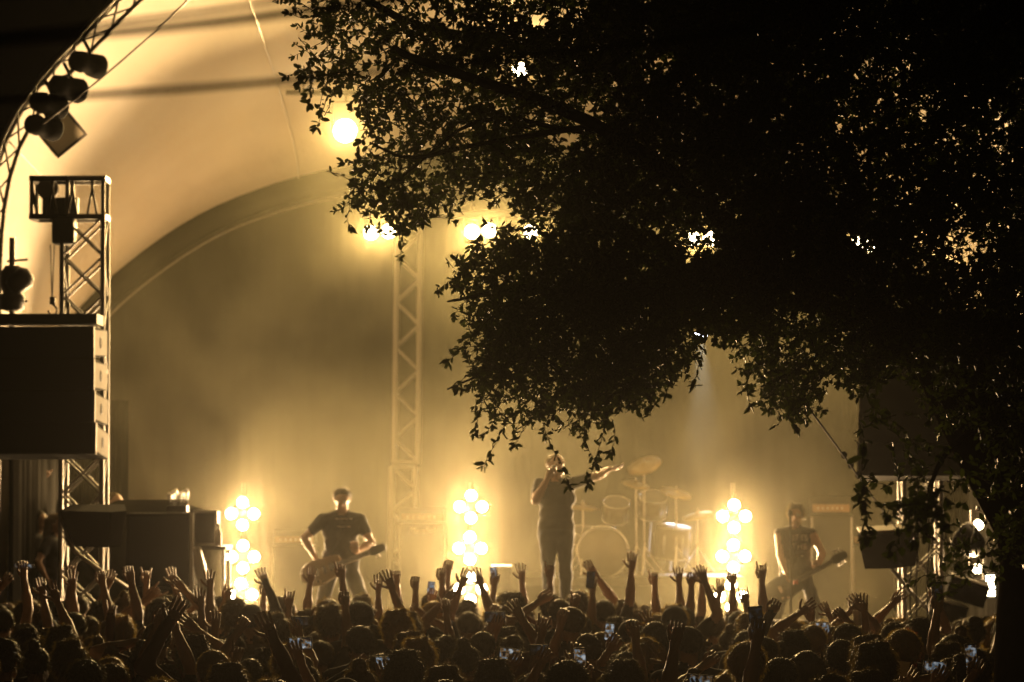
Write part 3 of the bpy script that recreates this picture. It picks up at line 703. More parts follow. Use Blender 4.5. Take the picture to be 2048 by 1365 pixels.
def sdf_mesh(prims, h, k=0.018):
    """prims: (p0, p1, r0, r1, tag). smooth union of round cones -> (verts, quads, face tags)"""
    P0 = np.array([p[0] for p in prims]); P1 = np.array([p[1] for p in prims]); R = np.array([[p[2], p[3]] for p in prims])
    rm = R.max(1)[:, None] + 3 * h
    lo = (np.minimum(P0, P1) - rm).min(0); hi = (np.maximum(P0, P1) + rm).max(0)
    n = np.ceil((hi - lo) / h).astype(int) + 2
    V = np.full(n, 1.0); best = np.full(n, 1.0); T = np.zeros(n, np.int16)
    ax = [lo[i] + h * np.arange(n[i]) for i in range(3)]
    for p0, p1, (r0, r1), pr in zip(P0, P1, R, prims):
        m_ = max(r0, r1) + .07
        sl = []
        for i in range(3):
            a = int(max(0, (min(p0[i], p1[i]) - m_ - lo[i]) / h)); z = int(min(n[i], (max(p0[i], p1[i]) + m_ - lo[i]) / h + 2)); sl.append(slice(a, z))
        sl = tuple(sl)
        X, Y_, Z = np.meshgrid(ax[0][sl[0]], ax[1][sl[1]], ax[2][sl[2]], indexing='ij')
        d = p1 - p0; L2 = d @ d + 1e-12
        t = np.clip(((X - p0[0]) * d[0] + (Y_ - p0[1]) * d[1] + (Z - p0[2]) * d[2]) / L2, 0, 1)
        D = np.sqrt((X - p0[0] - t * d[0]) ** 2 + (Y_ - p0[1] - t * d[1]) ** 2 + (Z - p0[2] - t * d[2]) ** 2) - (r0 + t * (r1 - r0))
        v = V[sl]; hh = np.clip(.5 + .5 * (v - D) / k, 0, 1); V[sl] = v * (1 - hh) + D * hh - k * hh * (1 - hh)
        bb = best[sl]; w = D < bb; bb[w] = D[w]; T[sl][w] = pr[4]
    vs, fs, idx = surface(V, lo, h)
    tags = T[tuple(idx[fs[:, 0]].T)]
    return vs, fs, tags

def hand_prims(w, d, nrm, style, k, tagid=0):
    """palm for the sdf + finger tubes. w wrist, d hand direction, nrm palm normal (numpy)"""
    d = d / np.linalg.norm(d); nrm = nrm - d * (nrm @ d); nrm /= np.linalg.norm(nrm); s = np.cross(d, nrm)   # s: towards the thumb
    pr = []; tubes = []
    for o in (-.026, -.005, .016): pr.append((w + s * o * .7 * k + d * .015 * k, w + s * o * k * 1.15 + d * .078 * k, .017 * k, .0165 * k, tagid))
    base = [w + d * .088 * k + s * x * k for x in (.032, .011, -.010, -.030)]
    Ls = [.072, .08, .075, .059]; spread = [.24, .07, -.1, -.28]
    ext = {'open': (1, 1, 1, 1), 'point': (1, 0, 0, 0), 'horns': (1, 0, 0, 1), 'fist': (0, 0, 0, 0), 'grip': (.35, .35, .35, .35), 'peace': (1, 1, 0, 0), 'relaxed': (.7, .65, .6, .6)}[style]
    sv = random.uniform(.35, 1.1); ev = random.uniform(.72, 1.0)
    for b0, L, sp, e in zip(base, Ls, spread, ext):
        sp *= sv; e = e * (ev + random.uniform(-.06, .06)) if style == 'open' else e
        L *= k; r = .0095 * k; curl = (1 - e) * 1.55 + .12
        pts = [b0 - d * .014 * k]; a = curl * .35; p = b0.copy(); pts.append(p.copy())
        for seg in (.45, .32, .23):
            dv = d * math.cos(a) + nrm * math.sin(a) + s * sp * e; dv /= np.linalg.norm(dv)
            p = p + dv * L * seg; pts.append(p.copy()); a += curl * .75
        tubes.append((pts, [r * 1.1, r * 1.05, r, r * .92, r * .65]))
    tb = w + d * .03 * k + s * .03 * k; th = 1.0 if style in ('open',) else .35
    dv1 = d * .62 + s * (.75 * th) + nrm * (.5 * (1 - th)); dv1 /= np.linalg.norm(dv1)
    dv2 = d * .85 + s * (.45 * th - .35 * (1 - th)) + nrm * (.35 * (1 - th)); dv2 /= np.linalg.norm(dv2)
    tubes.append(([tb - dv1 * .012 * k, tb + dv1 * .04 * k, tb + dv1 * .04 * k + dv2 * .034 * k], [.0125 * k, .011 * k, .008 * k]))
    return pr, tubes

A = lambda *p: np.array(p, float)
def person_mesh(H=1.75, arms=None, legs='stand', sleeves='short', slim=1.0, lean=0.0, head_turn=0.0, head_nod=0.0, h=.018, shirt='shirt', pants='jeans', palm=None, mouth=True, female=False):
    """continuous body, facing +Y, feet at z=0. arms: {'L'|'R': (wrist(x,y,z), style, elbow_hint, hand_dir|None)}; person's right is +X"""
    k = H / 1.75; pr = []
    def add(a, b_, r0, r1, tg): pr.append((np.array(a, float) * k, np.array(b_, float) * k, r0 * k, r1 * k, tg))
    SK, SH, PA, SO, EY, LI = 0, 1, 2, 3, 4, 5
    ly = math.tan(lean)
    def q(x, y, z): return (x, y + max(0, z - .95) * ly, z)
    # torso
    s = slim
    add(q(-.085 * s, 0, 1.30), q(.085 * s, 0, 1.30), .112, .112, SH); add(q(-.10 * s, .005, 1.385), q(.10 * s, .005, 1.385), .085, .085, SH)
    add(q(-.07 * s, .005, 1.15), q(.07 * s, .005, 1.15), .105, .105, SH); add(q(0, 0, 1.05), q(0, 0, 1.35), .118, .118, SH)
    add(q(-.08 * s, 0, 1.02), q(.08 * s, 0, 1.02), .112, .112, SH); add((-.085, 0, .93), (.085, 0, .93), .108, .108, PA)
    if female:
        for sx in (-1, 1): add(q(sx * .075, .085, 1.29), q(sx * .075, .09, 1.28), .06, .055, SH)
    # neck, head
    hy = 1.6 * 0 + (1.52 - .95) * ly
    c, sn = math.cos(head_turn), math.sin(head_turn); cn, sd = math.cos(head_nod), math.sin(head_nod)
    def hd(x, y, z):
        y2 = y * cn + z * sd; z2 = -y * sd + z * cn
        return (x * c + y2 * sn, -x * sn + y2 * c + hy, 1.56 + z2)
    add(q(0, -.012, 1.44), hd(0, -.01, .02), .062, .056, SK)
    for sx in (-1, 1): add(q(0, -.02, 1.475), q(sx * .13, -.015, 1.435), .05, .055, SH)
    add(hd(0, -.03, .088), hd(0, .018, .10), .079, .077, SK); add(hd(0, .05, .02), hd(0, .03, .06), .048, .066, SK); add(hd(-.025, .055, .0), hd(.025, .055, .0), .036, .036, SK)
    add(hd(0, .10, .075), hd(0, .115, .05), .011, .016, SK); add(hd(-.035, .082, .10), hd(.035, .082, .10), .018, .018, SK)
    for sx in (-1, 1):
        add(hd(sx * .080, -.01, .085), hd(sx * .076, 0, .05), .017, .012, SK); add(hd(sx * .034, .088, .08), hd(sx * .034, .089, .08), .0125, .0125, EY)
    add(hd(-.02, .09, .022), hd(.02, .09, .022), .0095, .0095, LI)
    # legs
    if legs == 'wide': L = {-1: ((-.09, 0, .92), (-.24, .07, .50), (-.36, -.02, .09)), 1: ((.09, 0, .92), (.22, .07, .50), (.30, -.02, .09))}
    elif legs == 'close': L = {-1: ((-.085, 0, .92), (-.095, .015, .50), (-.10, -.02, .09)), 1: ((.085, 0, .92), (.08, .015, .50), (.07, -.02, .09))}
    else: L = {-1: ((-.09, 0, .92), (-.11, .015, .50), (-.12, -.02, .09)), 1: ((.09, 0, .92), (.11, .015, .50), (.12, -.02, .09))}
    for sx, (a, b_, d) in L.items():
        add(a, b_, .092, .064, PA); add(b_, d, .062, .044, PA); add((d[0], d[1] + .03, .085), (d[0], d[1], .07), .05, .05, SO)
        add((d[0], d[1] - .02, .045), (d[0] + sx * .02, d[1] + .17, .036), .044, .036, SO)
    # arms
    tubes = []
    arms = dict(arms or {})
    for side, sx in (('L', -1), ('R', 1)):
        spec = arms.get(side)
        if spec is None:
            spec = ((sx * (.26 + random.uniform(0, .03)), random.uniform(0, .1), .90 + random.uniform(0, .05)), 'relaxed', (sx * .5, -.6, 0), None)
        w = np.array(spec[0], float) if not isinstance(spec[0], np.ndarray) else spec[0] / k
        raised = max(0, min(1, (w[2] - 1.3) / .6))
        sh = np.array(q(sx * (.178 * s - .02 * raised), -.005, 1.415 + .07 * raised))
        v = w - sh; dist = np.linalg.norm(v); LU, LF = .285, .262
        mx = (LU + LF) * .992
        if dist > mx: w = sh + v / dist * mx; dist = mx; v = w - sh
        if dist < .16: w = sh + v / dist * .16; dist = .16; v = w - sh
        dn = v / dist; a_ = (LU * LU - LF * LF + dist * dist) / (2 * dist); hgt = math.sqrt(max(1e-6, LU * LU - a_ * a_))
        hint = np.array(spec[2], float); hint = hint - dn * (hint @ dn); hint /= np.linalg.norm(hint) + 1e-9
        el = sh + dn * a_ + hint * hgt
        add(q(sx * .10 * s, -.005, 1.40), sh, .075, .062, SH)
        slt = SH if sleeves != 'none' else SK
        if sleeves == 'long': add(sh, el, .056, .046, SH); add(el, w, .045, .034, SH)
        else:
            mid = sh + (el - sh) * .55
            if sleeves == 'short': add(sh, mid, .064, .060, SH)
            add(sh, el, .052, .040, SK); add(el, el + (w - el) * .35, .041, .041, SK); add(el + (w - el) * .3, w, .041, .0265, SK)
        fd = spec[3]; fdir = (w - el) if fd is None else np.array(fd, float)
        pn = np.array((0, 1.0, 0)) if w[2] > 1.25 else np.array((-sx * 1.0, .15, 0))
        if len(spec) > 4: pn = np.array(spec[4], float)
        hp, tb = hand_prims(w * k, fdir, pn if side == 'L' or w[2] <= 1.25 else pn, spec[1], k, SK)
        pr += hp; tubes += tb
    vs, fs, tg = sdf_mesh(pr, h)
    # soft folds in shirt and trousers
    cl = np.zeros(len(vs)); fm = np.isin(tg, (SH, PA)); cl[fs[fm].ravel()] = 1; cl[fs[~fm].ravel()] = 0
    wv = sum(np.sin(vs @ rng.normal(0, f_, 3) * np.array(1.0) + rng.uniform(0, 6)) for f_ in (14, 18, 26, 34)) / 2
    rad = vs.copy(); rad[:, 2] = 0; rad /= np.linalg.norm(rad, axis=1)[:, None] + 1e-6
    vs = vs + rad * (cl * wv * .0065)[:, None]
    b = MB(); b.v = [tuple(v) for v in vs]; b.f = [tuple(int(i) for i in f) for f in fs]; b.m = [int(t) for t in tg]; b.cur = 0
    for pts, rs in tubes: b.tube([Vector(p) for p in pts], rs, 6)
    return b.mesh('person_body', ['skin', shirt, pants, 'shoe', 'eye', 'lip'], True), hd, k

# hair: shell from the same kind of field plus loose strands; origin as the person's, height 1.75
_hair = {}
def hair_mesh(style, colour, hd=None, key=None):
    kk = (style, colour, key)
    if kk in _hair: return _hair[kk]
    r_ = random.Random(hash(style) % 1000 if False else sum(map(ord, style)))
    if hd is None: hd = lambda x, y, z: (x, y, 1.56 + z)
    pr = []; add = lambda a, b_, r0, r1: pr.append((np.array(hd(*a)), np.array(hd(*b_)), r0, r1, 0))
    cap = lambda g: (add((0, -.045, .092), (0, .0, .112), .082 + g, .078 + g), add((-.016, -.03, .10), (.016, -.03, .10), .074 + g, .074 + g))
    fl, nst = .018, 2000
    if style == 'short': cap(.003); fl = .014
    elif style == 'cropped': cap(-.003); fl = .007
    elif style == 'messy': cap(.006); fl = .022; nst = 2200; [add((r_.uniform(-.06, .06), r_.uniform(-.09, .02), .17 + r_.uniform(-.03, .03)), (r_.uniform(-.07, .07), r_.uniform(-.1, .03), .185 + r_.uniform(-.02, .02)), .025, .012) for _ in range(7)]
    elif style == 'curly':
        cap(.004); fl = .02; nst = 1600
        for _ in range(26):
            a = r_.uniform(0, 2 * PI); e = r_.uniform(-.2, 1.3); v = (math.cos(a) * math.cos(e) * .1, -.02 + math.sin(a) * math.cos(e) * .1, .10 + math.sin(e) * .095)
            if v[1] > .06 and v[2] < .14: continue
            add((v[0]*.88, v[1]*.9, v[2]-.006), (v[0]*.88, v[1]*.9, v[2]-.006), .03, .03)
    elif style == 'long':
        cap(.006)
        for x in (-.075, -.045, 0, .045, .075): add((x, -.06, .10), (x * 1.35, -.085, -.14), .05, .038)
        fl = .02; nst = 1200
    elif style == 'bob':
        cap(.010)
        for x in (-.08, -.04, 0, .04, .08): add((x, -.04, .10), (x * 1.15, -.05, -.005), .05, .04)
        fl = .025
    elif style == 'bun': cap(.0); add((0, -.06, .20), (0, -.065, .205), .042, .04); fl = .02; nst = 1000
    elif style == 'ponytail':
        cap(.0); add((0, -.11, .13), (0, -.14, .12), .03, .032); add((0, -.14, .12), (0, -.13, -.08), .034, .018); fl = .022
    elif style in ('cap', 'beanie'):
        cap(.006 if style == 'cap' else .012); nst = 0
        if style == 'cap': [add((x, -.09, .085), (x * .8, -.17, .065), .014, .009) for x in (-.06, -.03, 0, .03, .06)]
        else: add((0, -.03, .2), (0, -.035, .215), .03, .02)
    cut = None
    # cut the shell away from the face
    vs, fs, tg = sdf_mesh(pr, .0125, .02)
    ctr = np.array(hd(0, 0, .09)); fy = np.array(hd(0, 1, .09)) - ctr; up = np.array(hd(0, 0, 1.09)) - ctr
    rel = vs - ctr; yy = rel @ fy; zz = rel @ up
    if style not in ('cap', 'beanie'):
        am_ = {'messy': .004, 'curly': .005}.get(style, .0)
        nz_ = sum(np.sin(rel @ rng.normal(0, f_, 3) + rng.uniform(0, 6)) for f_ in (55, 55, 90, 90, 130, 130)) / 2.2
        vs = vs + rel / (np.linalg.norm(rel, axis=1)[:, None] + 1e-6) * (nz_ * am_)[:, None]
    push = np.clip((yy - .045) * 8, 0, 1) * np.clip((.055 - zz) * 14 + .5, 0, 1)      # face side: pull inside the head
    vs = vs - (vs - ctr) * (push * .35)[:, None]
    b = MB(); b.v = [tuple(v) for v in vs]; b.f = [tuple(int(i) for i in f) for f in fs]; b.m = [0] * len(fs)
    if nst:
        fi = rng.integers(0, len(fs), nst)
        for i in fi:
            a, c_, d_ = (vs[j] for j in fs[i][:3]); p = (a + c_ + d_) / 3; n_ = np.cross(c_ - a, d_ - a); L = np.linalg.norm(n_)
            if L < 1e-10 or push[fs[i][0]] > .2: continue
            n_ = n_ / L; o = n_ * .8 + rng.normal(0, .28, 3) + np.array((0, -.1, -.6)); o /= np.linalg.norm(o)
            s_ = np.cross(o, rng.normal(0, 1, 3)); s_ = s_ / np.linalg.norm(s_) * .0014; l_ = fl * rng.uniform(.5, 1.3)
            q_ = p + o * l_; e_ = q_ + (o + np.array((0, 0, -.8)) + rng.normal(0, .3, 3)) * l_ * .5
            b.add([p - s_, p + s_, q_ + s_ * .7, q_ - s_ * .7, e_], [(0, 1, 2, 3), (3, 2, 4)])
    mname = 'hair_' + colour if style not in ('cap', 'beanie') else 'shirt'
    _hair[kk] = b.mesh('hair_' + style, mname, True)
    return _hair[kk]

def ground_of(Y): return 0.0
def make_person(loc, rz, H, label, hair, colour, group=None, body=None, cat='person', headfn=None, hkey=None, **kw):
    t = thing('person', label, cat, loc, rz, group)
    if body is None: me, hd, k = person_mesh(H, **kw)
    else: me, hd, k = body; k = H / 1.75
    o = link('body', me, t)
    if body is not None: o.scale = (k / body[2],) * 3
    if hair:
        if body is None and any(kw.get(q) for q in ('lean', 'head_turn', 'head_nod')): headfn, hkey = hd, label
        hm_ = hair_mesh(hair, colour, headfn, hkey); ho_ = link('hair' if hair not in ('cap', 'beanie') else hair, hm_, t); ho_.scale = (k,) * 3
    return t

def local(pt, loc, rz):
    """world point -> numpy in a person's frame"""
    v = Vector(pt) - Vector(loc); c, s = math.cos(-rz), math.sin(-rz)
    return np.array((v.x * c - v.y * s, v.x * s + v.y * c, v.z))

# ---- the band (facing the audience, so rz = pi)
def guitar(loc_world, neck_world, label, bodymat, bass, facing=Vector((0, -1, .12))):
    """electric guitar lying across the player: body centre -> end of head"""
    a = Vector(loc_world); e = Vector(neck_world); x = (e - a).normalized(); z = (facing - x * facing.dot(x)).normalized(); y = z.cross(x)
    R = Matrix((x, y, z)).transposed().to_4x4(); L = (e - a).length
    t = thing('bass_guitar' if bass else 'electric_guitar', label, 'guitar', a); t.rotation_mode = 'QUATERNION'; t.rotation_quaternion = R.to_quaternion()
    out = []
    for i in range(40):
        th = 2 * PI * i / 40; r = .165 + .035 * math.cos(2 * th) - .03 * math.cos(th) ; xx = r * math.cos(th) * 1.15; yy = r * math.sin(th) * .95
        if math.cos(th) > .82: xx -= .03
        if .3 < th < 1.1 or 2 * PI - 1.1 < th < 2 * PI - .3: xx += .05
        out.append((xx, yy))
    b = MB(); vs = [(p[0], p[1], .02) for p in out] + [(p[0], p[1], -.02) for p in out]; n_ = 40
    b.add(vs, [tuple(range(n_)), tuple(range(2 * n_ - 1, n_ - 1, -1))] + [(i, n_ + i, n_ + (i + 1) % n_, (i + 1) % n_) for i in range(n_)]); o = b.obj('guitar_body', bodymat, t)
    md = o.modifiers.new('bevel', 'BEVEL'); md.width = .008; md.segments = 2
    hl = .17
    box_part('neck', ((.1 + L - hl) / 2, 0, .018), (L - hl - .1, .052, .022), 'guitarwood', t)
    nk = box_part('fretboard', ((.08 + L - hl) / 2, 0, .032), (L - hl - .08, .05, .008), 'guitardark', t)
    b = MB(); b.add([(L - hl, -.026, .006), (L - hl + .04, -.05, .006), (L, -.04, .0), (L + .015, .0, .0), (L, .04, .0), (L - hl + .04, .05, .006), (L - hl, .026, .006)] + [(L - hl, -.026, .022), (L - hl + .04, -.05, .022), (L, -.04, .016), (L + .015, 0, .016), (L, .04, .016), (L - hl + .04, .05, .022), (L - hl, .026, .022)],
        [tuple(range(6, -1, -1)), tuple(range(7, 14))] + [(i, (i + 1) % 7, 7 + (i + 1) % 7, 7 + i) for i in range(7)]); hd_ = b.obj('headstock', 'guitardark', t)
    for i in range(2 if bass else 3):
        for s in (-1, 1):
            b = MB(); b.tube([(L - hl + .05 + .04 * i, s * .045, .01), (L - hl + .05 + .04 * i, s * .075, .01)], [.004, .004], 5); b.ball((L - hl + .05 + .04 * i, s * .08, .01), .013, 8, (1, .6, .7)); b.obj('tuning_peg', 'steel', hd_, True)
    for xx in (.0, .07): box_part('pickup', (xx, 0, .026), (.03, .075, .014), 'black', t)
    box_part('bridge', (-.08, 0, .026), (.03, .07, .014), 'chrome', t)
    for i in range(4): rod('string', (-.08, -.02 + .0133 * i, .04), (L - hl + .02, -.016 + .0107 * i, .04), .0012, 'chrome', t)
    for xx, yy in ((-.1, -.09), (-.05, -.11)):
        b = MB(); b.lathe([(.014, .02), (.012, .034), (.001, .034)], 10, Matrix.Translation((xx, yy, 0))); b.obj('knob', 'chrome', t)
    return t

def strap(pts, label):
    b = MB(); pts = smoothpts([Vector(p) for p in pts], 2); vs = []
    for p in pts: vs += [p + Vector((0, 0, .025)), p + Vector((0, 0, -.025)), p + Vector((0, .008, -.025)), p + Vector((0, .008, .025))]
    b.add(vs, [(4 * i + j, 4 * i + (j + 1) % 4, 4 * i + 4 + (j + 1) % 4, 4 * i + 4 + j) for i in range(len(pts) - 1) for j in range(4)]); tag(b.obj('guitar_strap', 'black'), label, 'strap')

def shirt_text(person, lines, z0, size, xoff=0.0):
    from mathutils.bvhtree import BVHTree
    body = [c for c in person.children if c.name.startswith('body')][0]
    bvh = BVHTree.FromPolygons([v.co for v in body.data.vertices], [p.vertices[:] for p in body.data.polygons])
    for i, ln in enumerate(lines):
        cu = bpy.data.curves.new('print', 'FONT'); cu.body = ln; cu.size = size; cu.align_x = 'CENTER'; cu.space_character = 1.05
        o_ = bpy.data.objects.new('tmp', cu); COL.objects.link(o_); dg = bpy.context.evaluated_depsgraph_get()
        me = bpy.data.meshes.new_from_object(o_.evaluated_get(dg)); bpy.data.objects.remove(o_)
        bm = bmesh.new(); bm.from_mesh(me); bmesh.ops.triangulate(bm, faces=bm.faces[:]); bmesh.ops.subdivide_edges(bm, edges=bm.edges[:], cuts=1); bm.to_mesh(me); bm.free()
        for v in me.vertices:
            x, z = -v.co.x + xoff, v.co.y + z0 - i * size * 1.05       # person faces +Y, so mirror x
            hit = bvh.ray_cast(Vector((x, 1, z)), Vector((0, -1, 0)))[0]
            v.co = (x, (hit.y if hit else .1) + .004, z)
        me.materials.clear(); me.materials.append(M['print']); link('shirt_print', me, body)

# singer
YS = 35.5; zf = DECK + .305
sl = Vector((P(1112, 0, YS).x, YS, zf)); Hs = P(0, 908, YS).z - zf + .0
tgt = lambda px, py, Y, loc, rz=PI: local(P(px, py, Y), loc, rz)
arms = {'R': (tgt(1096, 956, YS - .2, sl), 'fist', (.45, .5, -1), None), 'L': (tgt(1218, 938, YS - .12, sl), 'open', (0, -1, -.15), (-1, .15, .12), (0, -.2, 1))}
singer = make_person(sl, PI, Hs, 'singer in black standing with one arm stretched out, microphone at the mouth', 'cropped', 'brown', arms=arms, legs='close', sleeves='short', head_turn=-.55, head_nod=-.1, h=.013, shirt='bshirt', lean=-.06)
mp = P(1103, 950, YS - .16)
t = thing('microphone', 'handheld microphone held at the singer\'s mouth', 'microphone', mp); t.rotation_euler = (.4, .35, 0)
b = MB(); b.lathe([(.011, -.1), (.016, .05), (.018, .055)], 12); b.obj('handle', 'black', t, True)
b = MB(); b.lathe([(.018, .056), (.027, .07), (.026, .095), (.012, .112), (.001, .113)], 12); b.obj('grille', 'steel', t, True)
# bass player on the left
YB = 36.0; bl = Vector((P(683, 0, YB).x, YB, DECK)); Hb = P(0, 983, YB).z - DECK + .04
RB = PI + .28
arms = {'R': (tgt(632, 1118, YB - .16, bl, RB), 'relaxed', (.8, -.5, 0), None, (-.5, .2, .8)), 'L': (tgt(712, 1104, YB - .26, bl, RB), 'grip', (-.9, -.3, -.2), (.3, .8, .6), (0, -.6, .6))}
bassist = make_person(bl, RB, Hb, 'bass player in a black printed t-shirt looking down at his instrument', 'short', 'dark', arms=arms, legs='wide', slim=1.08, sleeves='short', head_turn=.25, head_nod=.45, h=.013, shirt='bshirt', lean=.14)
guitar(P(650, 1140, YB - .26), P(770, 1094, YB - .34), 'pale bodied bass guitar held by the player in the printed t-shirt', 'guitarwood', True)
k_ = Hb / 1.75
shirt_text(bassist, ['~~~~', '~~~'], 1.40 * k_, .075)
# guitarist on the right
YR_ = 36.5; gl = Vector((P(1588, 0, YR_).x, YR_, DECK)); Hg = P(0, 1011, YR_).z - DECK + .0
arms = {'R': (tgt(1572, 1148, YR_ - .22, gl), 'grip', (.9, -.4, 0), None, (-.6, .2, .6)), 'L': (tgt(1634, 1140, YR_ - .24, gl), 'grip', (-.9, -.2, -.2), (.2, .8, .6), (0, -.6, .6))}
guitarist = make_person(gl, PI, Hg, 'guitarist in a sleeveless lettered shirt standing with legs apart', 'messy', 'dark', arms=arms, legs='wide', slim=1.12, sleeves='none', head_turn=.1, head_nod=.12, h=.013, shirt='bshirt')
guitar(P(1575, 1172, YR_ - .26), P(1692, 1108, YR_ - .34), 'dark electric guitar slung low on the sleeveless guitarist', 'guitardark', False)
k_ = Hg / 1.75
shirt_text(guitarist, ['BETS', 'THE', '- -'], 1.33 * k_, .085, -.03)
strap([P(1605, 1062, YR_ - .13), P(1590, 1100, YR_ - .2), P(1570, 1160, YR_ - .2)], 'dark strap across the sleeveless guitarist\'s chest')
strap([P(700, 1030, YB - .12), P(680, 1080, YB - .22), P(640, 1135, YB - .24)], 'dark strap across the bass player\'s chest')
# people at the side of the stage
for px, py, Y, lab, hr, colr, kw in ((12, 968, 36.5, 'woman in a pale dress at the stage side pointing at the band', 'long', 'dark', dict(shirt='dress', pants='dress', female=True)), (78, 1022, 36.0, 'bystander at the stage side beside the woman in the pale dress', 'short', 'dark', {}), (112, 1028, 35.2, 'long haired bystander bending forward at the stage side near the tower', 'long', 'brown', dict(female=True)), (228, 985, 37.2, 'crew member standing at the stage side behind the fill speaker', 'cropped', 'brown', {})):
    p = P(px, py, Y); H = max(1.4, min(1.9, p.z - DECK)); loc = (p.x, Y, p.z - H if p.z - H > DECK - .02 else DECK)
    loc = (p.x, Y, DECK); rz_ = -PI / 2 - .4
    am = {'R': (tgt(85, 953, Y - .1, loc, rz_), 'point', (0, 0, -1), None)} if px == 12 else None
    make_person(loc, rz_, H, lab, hr, colr, arms=am, sleeves='short', h=.018, **kw)
# ------------------------------------------------------------------ crowd (facing the stage, seen from behind)
POSE = {'open': 'open hand raised', 'fist': 'fist raised', 'point': 'pointing finger raised', 'horns': 'index and little finger raised', 'grip': 'a phone held up', 'peace': 'two fingers raised'}
HAIRW = {'short': 'short %s hair', 'cropped': 'cropped %s hair', 'messy': 'messy %s hair', 'curly': 'bushy %s curls', 'long': 'long %s hair', 'bob': 'chin-length %s hair', 'bun': '%s hair bun', 'ponytail': '%s ponytail', 'cap': 'backward cap', 'beanie': 'knitted hat'}
def hairtext(hr, c):
    w = HAIRW[hr]; return w % c if '%s' in w else w
ppl = []      # (x, y) already taken
cnt_arm = {}
def phone(center, w, h_, roll, bright, label, tilt=0.12):
    t = thing('mobile_phone', label, 'phone', center, 0, 'phones held up in the crowd'); t.rotation_euler = (tilt, roll, random.uniform(-.15, .15))
    box_part('case', (0, 0, 0), (w, .009, h_), 'black', t, bevel=.003)
    m_ = 'screen_bright' if bright > .7 else ('screen_mid' if bright > .3 else 'screen_off')
    b = MB(); b.box((0, -.0052, 0), (w * .9, .001, h_ * .88)); b.obj('screen', m_, t)
    b = MB(); b.lathe([(.005, 0), (.004, .003), (.001, .003)], 8, Matrix.Translation((w * .3, .0045, h_ * .38)) @ Matrix.Rotation(-PI / 2, 4, 'X')); b.obj('camera_lens', 'steel', t)
    return t
def screenmat(name, s):
    m = bpy.data.materials.new(name); m.use_nodes = True; n = m.node_tree.nodes; l = m.node_tree.links; b = n['Principled BSDF']
    b.inputs['Base Color'].default_value = (.01, .01, .012, 1); b.inputs['Roughness'].default_value = .1
    tc = n.new('ShaderNodeTexCoord'); oi = n.new('ShaderNodeObjectInfo'); ad = n.new('ShaderNodeVectorMath'); ad.operation = 'ADD'
    l.new(tc.outputs['Object'], ad.inputs[0]); l.new(oi.outputs['Location'], ad.inputs[1])
    tx = n.new('ShaderNodeTexNoise'); tx.inputs['Scale'].default_value = 38; tx.inputs['Detail'].default_value = 2
    vr = n.new('ShaderNodeTexVoronoi'); vr.inputs['Scale'].default_value = 55
    l.new(ad.outputs[0], tx.inputs['Vector']); l.new(ad.outputs[0], vr.inputs['Vector'])
    cr = n.new('ShaderNodeValToRGB'); e = cr.color_ramp.elements; e[0].position = .38; e[0].color = (.004, .006, .012, 1); e[1].position = .66; e[1].color = (.8, .85, .9, 1)
    x = e.new(.54); x.color = (.14, .24, .34, 1); x = e.new(.48); x.color = (.30, .17, .06, 1)
    l.new(tx.outputs['Fac'], cr.inputs['Fac']); l.new(cr.outputs['Color'], b.inputs['Emission Color']); b.inputs['Emission Strength'].default_value = s
    m.cycles.emission_sampling = 'NONE'; return m
M['screen_bright'] = screenmat('screen_bright', .42); M['screen_mid'] = screenmat('screen_mid', .25); M['screen_off'] = screenmat('screen_off', .02)

